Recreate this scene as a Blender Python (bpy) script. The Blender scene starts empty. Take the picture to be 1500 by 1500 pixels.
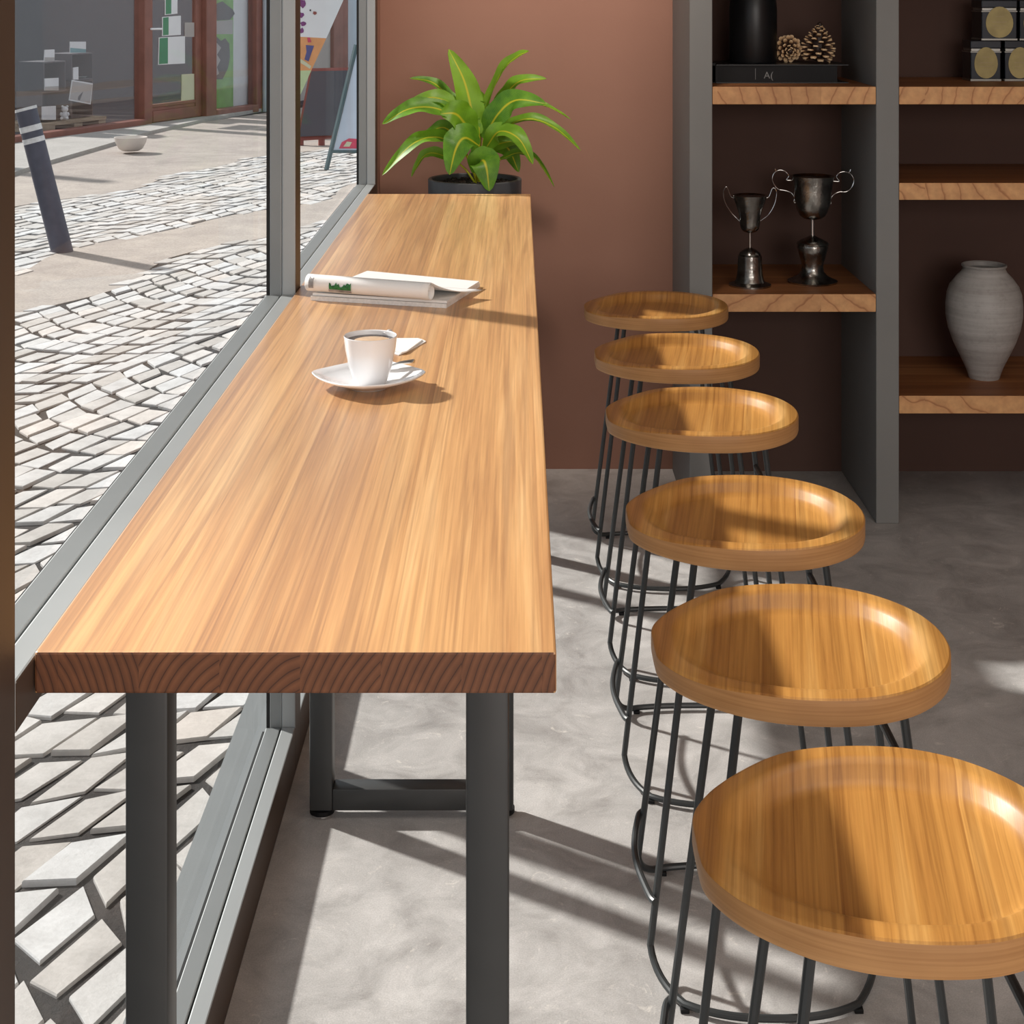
import bpy, bmesh, math, random
from mathutils import Vector, Matrix
R = math.radians
S = bpy.context.scene
COL = S.collection
rnd = random.Random(7)
F = 2350.0; VX = 760.0; VY = -21.0; H = 1.4
def P(px, py, d):                       # photo pixel + distance -> point
    return Vector(((px - VX) * d / F, d, H - (py - VY) * d / F))
ZS = -0.05                              # street level
def G(px, py, z=ZS):
    d = F * (H - z) / (py - VY)
    return P(px, py, d)

# ------------------------------------------------------------------ materials
def newmat(name):
    m = bpy.data.materials.new(name); m.use_nodes = True
    nt = m.node_tree
    return m, nt, nt.nodes['Principled BSDF']
def N(nt, t, **kw):
    n = nt.nodes.new(t)
    for k, v in kw.items():
        if k in n.inputs: n.inputs[k].default_value = v
        else: setattr(n, k, v)
    return n
def L(nt, a, b): nt.links.new(a, b)
def ramp(nt, stops, src=None, interp='LINEAR'):
    r = nt.nodes.new('ShaderNodeValToRGB'); r.color_ramp.interpolation = interp
    el = r.color_ramp.elements
    while len(el) < len(stops): el.new(0.5)
    for e, (p, c) in zip(el, stops):
        e.position = p; e.color = (c[0], c[1], c[2], 1)
    if src is not None: L(nt, src, r.inputs['Fac'])
    return r
def srgb(r, g, b):
    f = lambda c: ((c / 255 + .055) / 1.055) ** 2.4 if c > 10 else c / 255 / 12.92
    return (f(r), f(g), f(b))
def mth(nt, op, a, b=None):
    n = nt.nodes.new('ShaderNodeMath'); n.operation = op
    for i, v in enumerate((a, b)):
        if v is None: continue
        if isinstance(v, (int, float)): n.inputs[i].default_value = v
        else: L(nt, v, n.inputs[i])
    return n.outputs[0]
def mixc(nt, fac, a, b, mode='MIX'):
    n = nt.nodes.new('ShaderNodeMix'); n.data_type = 'RGBA'; n.blend_type = mode
    for idx, v in ((0, fac), (6, a), (7, b)):
        if isinstance(v, (int, float)): n.inputs[idx].default_value = v
        elif isinstance(v, tuple): n.inputs[idx].default_value = (v[0], v[1], v[2], 1)
        else: L(nt, v, n.inputs[idx])
    return n.outputs[2]
def coords(nt, scale=(1, 1, 1), rot=(0, 0, 0), which='Object'):
    tc = nt.nodes.new('ShaderNodeTexCoord'); mp = nt.nodes.new('ShaderNodeMapping')
    mp.inputs['Scale'].default_value = scale; mp.inputs['Rotation'].default_value = rot
    L(nt, tc.outputs[which], mp.inputs['Vector'])
    return mp.outputs['Vector']
def noise(nt, vec, scale, detail=4, rough=.5, dist=0):
    n = N(nt, 'ShaderNodeTexNoise', Scale=scale, Detail=detail, Roughness=rough, Distortion=dist)
    L(nt, vec, n.inputs['Vector']); return n.outputs['Fac']
def bump(nt, b, h, strength=.2, dist=.01):
    n = N(nt, 'ShaderNodeBump', Strength=strength, Distance=dist)
    L(nt, h, n.inputs['Height']); L(nt, n.outputs['Normal'], b.inputs['Normal'])

def plain(name, c, rough=.5, metal=0, var=.12, scale=40, spec=.5, bmp=0, coat=0):
    m, nt, b = newmat(name)
    v = coords(nt); f = noise(nt, v, scale, 4)
    lo = tuple(x * (1 - var) for x in c); hi = tuple(min(1, x * (1 + var)) for x in c)
    r = ramp(nt, [(.3, lo), (.7, hi)], f)
    L(nt, r.outputs['Color'], b.inputs['Base Color'])
    b.inputs['Roughness'].default_value = rough; b.inputs['Metallic'].default_value = metal
    b.inputs['Specular IOR Level'].default_value = spec
    if coat: b.inputs['Coat Weight'].default_value = coat; b.inputs['Coat Roughness'].default_value = .15
    if bmp: bump(nt, b, f, bmp, .004)
    return m

def wood(name, dark, mid, light, plank=.085, rough=.42, rot=(0, 0, 0), spec=.5, fine=1.0, along=1.0):
    """long grain running along local Y, glued from staves side by side in X"""
    m, nt, b = newmat(name)
    v = coords(nt, rot=rot)
    sx = N(nt, 'ShaderNodeSeparateXYZ'); L(nt, v, sx.inputs[0])
    idx = mth(nt, 'FLOOR', mth(nt, 'DIVIDE', mth(nt, 'ADD', sx.outputs[0], 10.013), plank))
    wn = nt.nodes.new('ShaderNodeTexWhiteNoise'); wn.noise_dimensions = '1D'; L(nt, idx, wn.inputs['W'])
    off = nt.nodes.new('ShaderNodeCombineXYZ'); L(nt, mth(nt, 'MULTIPLY', wn.outputs['Value'], 31.0), off.inputs[1])
    L(nt, mth(nt, 'MULTIPLY', wn.outputs['Value'], 7.0), off.inputs[2])
    va = nt.nodes.new('ShaderNodeVectorMath'); va.operation = 'ADD'; L(nt, v, va.inputs[0]); L(nt, off.outputs[0], va.inputs[1])
    mp = N(nt, 'ShaderNodeMapping'); mp.inputs['Scale'].default_value = (20, .9 * along, 3); L(nt, va.outputs[0], mp.inputs['Vector'])
    g = noise(nt, mp.outputs[0], 1.0, 6, .62, .6)
    mp2 = N(nt, 'ShaderNodeMapping'); mp2.inputs['Scale'].default_value = (380 * fine, 4 * along, 12); L(nt, va.outputs[0], mp2.inputs['Vector'])
    g2 = noise(nt, mp2.outputs[0], 1.0, 3, .6)
    mp3 = N(nt, 'ShaderNodeMapping'); mp3.inputs['Scale'].default_value = (120 * fine, 1.3 * along, 6); L(nt, va.outputs[0], mp3.inputs['Vector'])
    g3 = noise(nt, mp3.outputs[0], 1.0, 4, .6, .8)
    c = ramp(nt, [(.27, dark), (.5, mid), (.72, light)], g).outputs['Color']
    c = mixc(nt, .6, c, ramp(nt, [(.34, (.52, .43, .36)), (.5, (.95, .93, .9)), (.66, (1.15, 1.17, 1.2))], g3).outputs['Color'], 'MULTIPLY')
    c = mixc(nt, .5, c, ramp(nt, [(.3, (.66, .6, .53)), (.6, (1.05, 1.05, 1.05))], g2).outputs['Color'], 'MULTIPLY')
    tone = ramp(nt, [(0, (.78, .70, .64)), (.35, (.98, .96, .93)), (.65, (1.02, 1, .98)), (1, (1.14, 1.17, 1.22))], wn.outputs['Value'])
    c = mixc(nt, 1.0, c, tone.outputs['Color'], 'MULTIPLY')
    fx = mth(nt, 'MULTIPLY', mth(nt, 'ABSOLUTE', mth(nt, 'SUBTRACT', mth(nt, 'FRACT', mth(nt, 'DIVIDE', mth(nt, 'ADD', sx.outputs[0], 10.013), plank)), .5)), 2.0)
    seam = ramp(nt, [(1 - .0016 / plank, (0, 0, 0)), (1 - .0004 / plank, (.45, .45, .45))], fx)
    c = mixc(nt, seam.outputs['Color'], c, dark)
    L(nt, c, b.inputs['Base Color'])
    b.inputs['Roughness'].default_value = rough; b.inputs['Specular IOR Level'].default_value = spec
    bump(nt, b, g2, .06, .002)
    return m
def endgrain(name, dark, mid, light, plank=.085, freq=95, rough=.55, jit=1.0, zc=0.0, wobble=.012):
    """growth rings across a cut end lying in local XZ"""
    m, nt, b = newmat(name)
    v = coords(nt)
    sx = N(nt, 'ShaderNodeSeparateXYZ'); L(nt, v, sx.inputs[0])
    idx = mth(nt, 'FLOOR', mth(nt, 'DIVIDE', mth(nt, 'ADD', sx.outputs[0], 10.013), plank))
    wn = nt.nodes.new('ShaderNodeTexWhiteNoise'); wn.noise_dimensions = '1D'; L(nt, idx, wn.inputs['W'])
    w2 = nt.nodes.new('ShaderNodeTexWhiteNoise'); w2.noise_dimensions = '1D'; L(nt, mth(nt, 'ADD', idx, 53.3), w2.inputs['W'])
    nz = N(nt, 'ShaderNodeTexNoise', Scale=9, Detail=3); L(nt, v, nz.inputs['Vector'])
    wob = mth(nt, 'MULTIPLY', mth(nt, 'SUBTRACT', nz.outputs['Fac'], .5), wobble)
    lx = mth(nt, 'SUBTRACT', mth(nt, 'MODULO', mth(nt, 'ADD', sx.outputs[0], 10.013), plank), mth(nt, 'ADD', mth(nt, 'MULTIPLY', mth(nt, 'SUBTRACT', mth(nt, 'MULTIPLY', mth(nt, 'GREATER_THAN', w2.outputs['Value'], .5), 2.0), 1.0), mth(nt, 'ADD', mth(nt, 'MULTIPLY', wn.outputs['Value'], .06 * jit), plank * .55 + .012)), plank / 2))
    lz = mth(nt, 'ADD', mth(nt, 'SUBTRACT', sx.outputs[2], zc), mth(nt, 'ADD', mth(nt, 'MULTIPLY', w2.outputs['Value'], .05), .045))
    r = mth(nt, 'ADD', mth(nt, 'SQRT', mth(nt, 'ADD', mth(nt, 'POWER', mth(nt, 'ABSOLUTE', lx), 2.0), mth(nt, 'MULTIPLY', mth(nt, 'POWER', mth(nt, 'ABSOLUTE', lz), 2.0), .6))), wob)
    fr = mth(nt, 'FRACT', mth(nt, 'MULTIPLY', r, freq))
    ring = ramp(nt, [(0, mid), (.55, light), (.86, mid), (.95, dark), (1, mid)], fr).outputs['Color']
    g = noise(nt, v, 60, 4)
    c = mixc(nt, .5, ring, ramp(nt, [(.3, (.7, .66, .62)), (.7, (1.1, 1.1, 1.1))], g).outputs['Color'], 'MULTIPLY')
    tone = ramp(nt, [(0, (.78, .72, .68)), (1, (1.15, 1.15, 1.15))], w2.outputs['Value'])
    c = mixc(nt, .8, c, tone.outputs['Color'], 'MULTIPLY')
    L(nt, c, b.inputs['Base Color']); b.inputs['Roughness'].default_value = rough
    return m
def glass(name, tint=(1, 1, 1), refl=1.0):
    m = bpy.data.materials.new(name); m.use_nodes = True; nt = m.node_tree; nt.nodes.clear()
    o = nt.nodes.new('ShaderNodeOutputMaterial'); mx = nt.nodes.new('ShaderNodeMixShader')
    t = nt.nodes.new('ShaderNodeBsdfTransparent'); t.inputs[0].default_value = (*tint, 1)
    g = nt.nodes.new('ShaderNodeBsdfGlossy'); g.inputs['Roughness'].default_value = .02
    fr = N(nt, 'ShaderNodeFresnel', IOR=1.35)
    L(nt, mth(nt, 'MULTIPLY', fr.outputs[0], refl), mx.inputs[0]); L(nt, t.outputs[0], mx.inputs[1]); L(nt, g.outputs[0], mx.inputs[2])
    L(nt, mx.outputs[0], o.inputs[0])
    return m

M = {}
def m_side():
    m, nt, b = newmat('seat_side_wood')
    g = noise(nt, coords(nt, (3, 3, 260)), 1, 4, .6, .3); a = noise(nt, coords(nt), 16, 3)
    c = ramp(nt, [(.3, srgb(168, 120, 72)), (.7, srgb(192, 144, 92))], g).outputs['Color']
    c = mixc(nt, .6, c, ramp(nt, [(.3, (.88, .84, .8)), (.7, (1.08, 1.08, 1.08))], a).outputs['Color'], 'MULTIPLY')
    L(nt, c, b.inputs['Base Color']); b.inputs['Roughness'].default_value = .5
    return m
M['table'] = wood('honey_wood', srgb(182, 128, 72), srgb(208, 156, 95), srgb(224, 180, 122), plank=.066, rough=.56, spec=.9)
_b = M['table'].node_tree.nodes['Principled BSDF']; _b.inputs['Coat Weight'].default_value = .8; _b.inputs['Coat Roughness'].default_value = .3; _b.inputs['Coat IOR'].default_value = 1.65
M['tableend'] = endgrain('end_grain', srgb(52, 28, 15), srgb(100, 60, 36), srgb(122, 77, 48), plank=.066, freq=150, zc=H - .562)
M['seat'] = wood('seat_wood', srgb(160, 108, 52), srgb(188, 136, 70), srgb(208, 162, 96), plank=.12, rough=.36, spec=.5, rot=(0, 0, R(9)))
M['seatside'] = m_side() if True else wood('seat_side_wood', srgb(170, 116, 66), srgb(190, 136, 82), srgb(206, 154, 98), plank=3.0, rough=.5, rot=(0, R(90), 0), along=1.4)
M['shelf'] = wood('shelf_wood', srgb(126, 78, 44), srgb(150, 98, 58), srgb(172, 120, 74), plank=.11, rough=.5, rot=(0, 0, R(90)))
M['shelfedge'] = endgrain('shelf_edge', srgb(164, 108, 66), srgb(202, 150, 100), srgb(212, 162, 110), plank=.27, freq=24, jit=1.5, zc=1.1, wobble=.06)
M['steel'] = plain('charcoal_steel', srgb(56, 57, 57), .42, .0, .05, 30, spec=.45)
M['rod'] = plain('black_steel_rod', srgb(50, 53, 54), .38, .0, .06, 60, spec=.5)
M['alu'] = plain('grey_window_metal', srgb(170, 173, 173), .5, .6, .03, 8)
M['alu_in'] = plain('grey_window_metal_inner', srgb(142, 145, 145), .5, .6, .03, 8)
M['bronze'] = plain('dark_bronze_lining', srgb(74, 58, 47), .5, 0, .06, 5)
M['gasket'] = plain('black_gasket', (.01, .01, .01), .7)
M['chrome'] = plain('chrome', (.75, .75, .75), .12, 1, .03)
M['panel'] = plain('grey_panel', srgb(122, 122, 120), .6, 0, .04, 4)
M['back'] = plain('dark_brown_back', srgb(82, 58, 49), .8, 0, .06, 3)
M['black'] = plain('satin_black', (.006, .006, .007), .36, 0, .1, 20, spec=.4)
M['blackmat'] = plain('matt_black', (.006, .006, .007), .6, 0, .1, 20, spec=.25)
M['mark'] = plain('grey_mark', (.16, .16, .16), .5)
M['porcelain'] = plain('white_porcelain', (.86, .86, .87), .12, 0, .02, 10, coat=.5)
M['paper'] = plain('white_paper', (.84, .83, .81), .55, 0, .03, 10)
M['pages'] = plain('paper_edges', (.8, .78, .75), .7, 0, .1, 200)
M['print'] = plain('printed_page', (.30, .28, .27), .5, 0, .5, 60)
M['coffee'] = plain('coffee', (.028, .012, .006), .12, 0, .2, 30)
M['crema'] = plain('crema', (.62, .42, .26), .35, 0, .15, 120)
M['spoon'] = plain('spoon_steel', (.55, .53, .5), .2, 1, .05)
M['pot'] = plain('charcoal_pot', srgb(74, 76, 80), .5, 0, .06, 12)
M['greenprint'] = plain('green_print', srgb(40, 110, 55), .6, 0, .5, 200)

def m_wall():
    m, nt, b = newmat('terracotta_plaster')
    v = coords(nt)
    a = noise(nt, v, 1.6, 5, .55); c = noise(nt, v, 90, 3)
    r = ramp(nt, [(.3, srgb(140, 103, 88)), (.7, srgb(149, 111, 95))], a)
    L(nt, r.outputs['Color'], b.inputs['Base Color']); b.inputs['Roughness'].default_value = .75
    b.inputs['Specular IOR Level'].default_value = .25
    bump(nt, b, c, .06, .003)
    return m
M['wall'] = m_wall()
M['ceil'] = plain('warm_white_ceiling', (.6, .55, .5), .9)
def m_floor():
    m, nt, b = newmat('polished_concrete')
    v = coords(nt)
    a = noise(nt, v, 1.7, 8, .62, .4); s = noise(nt, v, 9, 8, .7, .8); g = noise(nt, v, 420, 2, .6)
    c = ramp(nt, [(.3, srgb(170, 167, 165)), (.55, srgb(183, 180, 178)), (.75, srgb(198, 196, 194))], a).outputs['Color']
    c = mixc(nt, .75, c, ramp(nt, [(.3, (.58, .57, .56)), (.5, (.96, .96, .95)), (.7, (1.28, 1.27, 1.26))], s).outputs['Color'], 'MULTIPLY')
    c = mixc(nt, .5, c, ramp(nt, [(.3, (.66, .66, .66)), (.7, (1.2, 1.2, 1.2))], g).outputs['Color'], 'MULTIPLY')
    fl = noise(nt, v, 26, 6, .75, 1.5)
    c = mixc(nt, ramp(nt, [(.60, (0, 0, 0)), (.70, (.6, .6, .6))], fl).outputs['Color'], c, srgb(222, 216, 208))
    ck = noise(nt, coords(nt, (1, 1.6, 1)), 16, 7, .8, 2)
    c = mixc(nt, ramp(nt, [(.30, (.65, .65, .65)), (.35, (0, 0, 0))], ck).outputs['Color'], c, srgb(112, 106, 102))
    L(nt, c, b.inputs['Base Color'])
    rr = ramp(nt, [(.3, (.36, .36, .36)), (.7, (.62, .62, .62))], s)
    L(nt, rr.outputs['Color'], b.inputs['Roughness'])
    bump(nt, b, g, .12, .002)
    return m
M['floor'] = m_floor()
def m_stone():
    m, nt, b = newmat('pale_cobble')
    at = nt.nodes.new('ShaderNodeAttribute'); at.attribute_name = 'tone'
    v = coords(nt)
    s = noise(nt, v, 14, 6, .65, .5); g = noise(nt, v, 120, 4, .7)
    c = ramp(nt, [(0, srgb(184, 178, 172)), (.4, srgb(196, 193, 190)), (.75, srgb(206, 206, 206)), (1, srgb(208, 200, 193))], at.outputs['Fac']).outputs['Color']
    c = mixc(nt, .7, c, ramp(nt, [(.3, (.76, .75, .74)), (.65, (1.07, 1.07, 1.07))], s).outputs['Color'], 'MULTIPLY')
    c = mixc(nt, .4, c, ramp(nt, [(.3, (.75, .75, .75)), (.7, (1.1, 1.1, 1.1))], g).outputs['Color'], 'MULTIPLY')
    L(nt, c, b.inputs['Base Color']); b.inputs['Roughness'].default_value = .75
    bump(nt, b, g, .25, .004)
    return m
M['stone'] = m_stone()
def m_sand(name, c0, c1, sc=3):
    m, nt, b = newmat(name)
    v = coords(nt)
    s = noise(nt, v, sc, 8, .7, .6); g = noise(nt, v, 90, 4, .75)
    c = ramp(nt, [(.3, c0), (.7, c1)], s).outputs['Color']
    c = mixc(nt, .6, c, ramp(nt, [(.3, (.5, .5, .5)), (.7, (1.22, 1.22, 1.22))], g).outputs['Color'], 'MULTIPLY')
    L(nt, c, b.inputs['Base Color']); b.inputs['Roughness'].default_value = .9
    bump(nt, b, g, .4, .01)
    return m
M['sand'] = m_sand('sandy_paving', srgb(160, 150, 143), srgb(190, 179, 169))
M['joint'] = m_sand('dark_joint', srgb(24, 23, 23), srgb(66, 58, 54), 7)
M['apron'] = m_sand('pale_concrete', srgb(172, 168, 162), srgb(192, 188, 182))
M['redwood'] = plain('red_brown_timber', srgb(132, 84, 72), .5, 0, .15, 6)
M['shopglass'] = glass('shop_glass', (.94, .94, .95), .14)
M['glass'] = glass('window_glass', (.98, .985, .985), .07)
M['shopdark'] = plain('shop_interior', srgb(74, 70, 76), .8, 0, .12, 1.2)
M['paleblue'] = plain('pale_blue_render', srgb(178, 190, 200), .8, 0, .05, 4)
M['greyrender'] = plain('grey_render', srgb(176, 172, 168), .85, 0, .06, 4)
M['white'] = plain('white_card', (.8, .81, .82), .6, 0, .04, 6)
M['cream'] = plain('cream_card', srgb(206, 206, 176), .6, 0, .06, 6)
M['greencard'] = plain('green_card', srgb(66, 140, 104), .6, 0, .06, 6)
M['lime'] = plain('lime_poster', srgb(120, 176, 84), .6, 0, .14, 9)
M['dimgrey'] = plain('dim_grey', srgb(80, 76, 80), .7, 0, .1, 6)
M['teal'] = plain('teal_print', srgb(110, 160, 165), .6, 0, .1, 12)
M['crate'] = plain('dim_brown_crate', srgb(112, 98, 94), .8, 0, .1, 5)
M['pallet'] = plain('pallet_wood', srgb(178, 158, 132), .8, 0, .12, 12)
M['bollard'] = plain('slate_blue_paint', srgb(76, 78, 92), .55, 0, .12, 25)
M['bandwhite'] = plain('white_band', (.7, .7, .7), .6, 0, .15, 40)
M['bowl'] = plain('pale_bowl', srgb(216, 208, 200), .5, 0, .05, 10)
M['chalk'] = plain('chalkboard', srgb(74, 75, 84), .7, 0, .06, 5)
M['redframe'] = plain('red_frame', srgb(140, 72, 66), .5, 0, .1, 8)
M['greenframe'] = plain('slate_green_frame', srgb(78, 100, 104), .5, 0, .08, 8)
M['posterblue'] = plain('pale_blue_poster', srgb(196, 208, 222), .6, 0, .05, 6)
M['pinkprint'] = plain('pink_print', srgb(206, 74, 100), .6, 0, .15, 20)
M['purple'] = plain('purple_print', srgb(120, 60, 120), .6, 0, .3, 60)
M['navy'] = plain('navy_print', srgb(76, 84, 140), .6, 0, .1, 20)
M['orange'] = plain('orange_print', srgb(226, 160, 106), .6, 0, .08, 14)
M['palegreen'] = plain('pale_green_print', srgb(188, 206, 160), .6, 0, .08, 14)
M['tinlabel'] = plain('aged_label', srgb(172, 156, 104), .6, 0, .16, 30)
M['tin'] = plain('black_tin', (.025, .028, .034), .3, .6, .1, 20)
M['tinrim'] = plain('tin_rim', (.30, .30, .28), .35, .8, .1, 20)
M['soil'] = plain('soil', (.018, .013, .01), .95, 0, .5, 150, bmp=1)
def m_trophy():
    m, nt, b = newmat('tarnished_silver')
    v = coords(nt); n1 = noise(nt, v, 75, 4, .6); n2 = noise(nt, v, 26, 3)
    L(nt, ramp(nt, [(.3, (.16, .15, .14)), (.7, (.48, .47, .44))], n2).outputs['Color'], b.inputs['Base Color'])
    b.inputs['Metallic'].default_value = 1; b.inputs['Roughness'].default_value = .2
    bump(nt, b, n1, .35, .004); return m
M['trophy'] = m_trophy()
def m_vase():
    m, nt, b = newmat('grey_stoneware')
    v = coords(nt); band = noise(nt, coords(nt, (2, 2, 55)), 1, 4, .6); g = noise(nt, v, 60, 5, .7)
    c = ramp(nt, [(.3, srgb(150, 146, 142)), (.7, srgb(182, 179, 176))], band).outputs['Color']
    c = mixc(nt, .5, c, ramp(nt, [(.32, (.7, .69, .68)), (.5, (1, 1, 1))], g).outputs['Color'], 'MULTIPLY')
    L(nt, c, b.inputs['Base Color']); b.inputs['Roughness'].default_value = .5
    bump(nt, b, band, .4, .004); return m
M['vase'] = m_vase()
def m_cone():
    m, nt, b = newmat('pinecone')
    uv = nt.nodes.new('ShaderNodeUVMap'); sp = N(nt, 'ShaderNodeSeparateXYZ'); L(nt, uv.outputs[0], sp.inputs[0])
    L(nt, ramp(nt, [(.0, srgb(44, 26, 18)), (.62, srgb(78, 50, 34)), (.8, srgb(196, 156, 112)), (1, srgb(232, 200, 158))], sp.outputs[1]).outputs['Color'], b.inputs['Base Color'])
    b.inputs['Roughness'].default_value = .6; return m
M['cone'] = m_cone()
def m_leaf():
    m, nt, b = newmat('variegated_leaf')
    uv = nt.nodes.new('ShaderNodeUVMap'); sp = N(nt, 'ShaderNodeSeparateXYZ'); L(nt, uv.outputs[0], sp.inputs[0])
    du = mth(nt, 'ABSOLUTE', mth(nt, 'SUBTRACT', sp.outputs[0], .5))
    oi = nt.nodes.new('ShaderNodeObjectInfo')
    v = coords(nt); n1 = noise(nt, v, 24, 4, .6)
    veins = N(nt, 'ShaderNodeTexWave', Scale=1.0, Distortion=.6)
    cb = nt.nodes.new('ShaderNodeCombineXYZ')
    L(nt, mth(nt, 'SUBTRACT', mth(nt, 'MULTIPLY', sp.outputs[1], 9.0), mth(nt, 'MULTIPLY', du, 7.0)), cb.inputs[0])
    L(nt, cb.outputs[0], veins.inputs['Vector'])
    c = ramp(nt, [(.3, srgb(48, 112, 26)), (.7, srgb(112, 170, 40))], n1).outputs['Color']
    c = mixc(nt, mth(nt, 'MULTIPLY', veins.outputs['Fac'], .45), c, srgb(132, 180, 52))
    c = mixc(nt, mth(nt, 'MULTIPLY', oi.outputs['Random'], .55), c, srgb(158, 204, 48))
    rib = ramp(nt, [(.018, (1, 1, 1)), (.055, (0, 0, 0))], du)
    c = mixc(nt, rib.outputs['Color'], c, srgb(206, 204, 50))
    L(nt, c, b.inputs['Base Color']); b.inputs['Roughness'].default_value = .46
    tr = nt.nodes.new('ShaderNodeBsdfTranslucent'); L(nt, c, tr.inputs[0])
    mx = nt.nodes.new('ShaderNodeMixShader'); mx.inputs[0].default_value = .38
    L(nt, b.outputs[0], mx.inputs[1]); L(nt, tr.outputs[0], mx.inputs[2])
    L(nt, mx.outputs[0], nt.nodes['Material Output'].inputs[0])
    return m
M['leaf'] = m_leaf()

# ------------------------------------------------------------------ mesh helpers
def tag(o, label=None, cat=None, group=None, kind=None):
    if label: o['label'] = label
    if cat: o['category'] = cat
    if group: o['group'] = group
    if kind: o['kind'] = kind
    return o
def thing(name, label, cat, loc=(0, 0, 0), rz=0, group=None):
    o = bpy.data.objects.new(name, None); COL.objects.link(o)
    o.empty_display_size = .05
    o.location = loc; o.rotation_euler = (0, 0, rz)
    bpy.context.view_layer.update()
    return tag(o, label, cat, group)
def obj(name, bm, mats, parent=None, smooth=True, world=True, ang=35):
    """links bm (given in world space when world=True) as one mesh object"""
    me = bpy.data.meshes.new(name)
    if smooth:
        bm.normal_update()
        for f in bm.faces: f.smooth = True
        for e in bm.edges:
            if len(e.link_faces) == 2 and e.calc_face_angle(0) > R(ang): e.smooth = False
    bm.to_mesh(me); bm.free()
    for m in (mats if isinstance(mats, (list, tuple)) else [mats]): me.materials.append(m)
    o = bpy.data.objects.new(name, me); COL.objects.link(o)
    if parent is not None:
        o.parent = parent
        if world: o.matrix_parent_inverse = chain(parent).inverted()
    return o
def chain(p):
    m = Matrix.LocRotScale(p.location, p.rotation_euler, p.scale)
    if p.parent: m = chain(p.parent) @ p.matrix_parent_inverse @ m
    return m
def NB(): return bmesh.new()
def box(bm, x0, x1, y0, y1, z0, z1, mat=0, bevel=0, T=None):
    vs = [bm.verts.new(p) for p in ((x0, y0, z0), (x1, y0, z0), (x1, y1, z0), (x0, y1, z0), (x0, y0, z1), (x1, y0, z1), (x1, y1, z1), (x0, y1, z1))]
    if T is not None:
        for v in vs: v.co = T @ v.co
    fs = [bm.faces.new([vs[i] for i in q]) for q in ((3, 2, 1, 0), (4, 5, 6, 7), (0, 1, 5, 4), (1, 2, 6, 5), (2, 3, 7, 6), (3, 0, 4, 7))]
    for f in fs: f.material_index = mat
    if bevel:
        es = list({e for f in fs for e in f.edges})
        bmesh.ops.bevel(bm, geom=es, offset=bevel, segments=2, affect='EDGES', profile=.5)
    return fs
def bx(*a, **k):
    bm = NB(); box(bm, *a, **k); return bm
def lathe(bm, prof, c=(0, 0, 0), seg=40, mat=0, cap=True):
    c = Vector(c); rings = []
    for r, z in prof:
        if r < 1e-5: rings.append([bm.verts.new(c + Vector((0, 0, z)))])
        else: rings.append([bm.verts.new(c + Vector((r * math.cos(2 * math.pi * i / seg), r * math.sin(2 * math.pi * i / seg), z))) for i in range(seg)])
    for a, b in zip(rings, rings[1:]):
        for i in range(seg):
            j = (i + 1) % seg
            q = [a[0] if len(a) == 1 else a[i], a[0] if len(a) == 1 else a[j], b[0] if len(b) == 1 else b[j], b[0] if len(b) == 1 else b[i]]
            u = []
            for v in q:
                if v not in u: u.append(v)
            if len(u) > 2: bm.faces.new(u).material_index = mat
    if cap:
        for rg, flip in ((rings[0], True), (rings[-1], False)):
            if len(rg) > 1: bm.faces.new(rg[::-1] if flip else rg).material_index = mat
    bmesh.ops.recalc_face_normals(bm, faces=bm.faces[:])
def catmull(pts, n=8):
    pts = [Vector(p) for p in pts]; out = []
    for i in range(len(pts) - 1):
        p0 = pts[i - 1] if i else pts[0] * 2 - pts[1]
        p1, p2 = pts[i], pts[i + 1]
        p3 = pts[i + 2] if i + 2 < len(pts) else pts[-1] * 2 - pts[-2]
        for k in range(n):
            t = k / n
            out.append(.5 * ((2 * p1) + (p2 - p0) * t + (2 * p0 - 5 * p1 + 4 * p2 - p3) * t * t + (3 * p1 - p0 - 3 * p2 + p3) * t ** 3))
    out.append(pts[-1]); return out
def tube(bm, pts, r, seg=10, mat=0, r1=None):
    pts = [Vector(p) for p in pts]; n = len(pts); rings = []
    t0 = (pts[1] - pts[0]).normalized()
    up = Vector((0, 0, 1)) if abs(t0.z) < .9 else Vector((1, 0, 0))
    a = t0.cross(up).normalized()
    for i, p in enumerate(pts):
        t = (pts[min(i + 1, n - 1)] - pts[max(i - 1, 0)]).normalized()
        a = (a - t * a.dot(t)).normalized(); b = t.cross(a)
        rr = r if r1 is None else r + (r1 - r) * i / (n - 1)
        rings.append([bm.verts.new(p + a * rr * math.cos(2 * math.pi * k / seg) + b * rr * math.sin(2 * math.pi * k / seg)) for k in range(seg)])
    for q, s in zip(rings, rings[1:]):
        for k in range(seg):
            bm.faces.new((q[k], q[(k + 1) % seg], s[(k + 1) % seg], s[k])).material_index = mat
    bm.faces.new(rings[0][::-1]).material_index = mat; bm.faces.new(rings[-1]).material_index = mat
def slab(bm, pts, thick, mat=0):
    """polygon pts (world) given thickness along its own normal, away from the viewer side"""
    pts = [Vector(p) for p in pts]
    n = Vector((0, 0, 0))
    for i in range(len(pts)):
        a, b = pts[i], pts[(i + 1) % len(pts)]; n += a.cross(b)
    n.normalize()
    if n.y > 0: n = -n
    f = [bm.verts.new(p) for p in pts]; g = [bm.verts.new(p - n * thick) for p in pts]
    bm.faces.new(f).material_index = mat; bm.faces.new(g[::-1]).material_index = mat
    for i in range(len(pts)):
        j = (i + 1) % len(pts); bm.faces.new((f[i], g[i], g[j], f[j])).material_index = mat
    bmesh.ops.recalc_face_normals(bm, faces=bm.faces[:])
def struct(name, bm, m, parent=None, smooth=False):
    o = obj(name, bm, m, parent, smooth)
    if parent is None: o['kind'] = 'structure'
    return o

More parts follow.
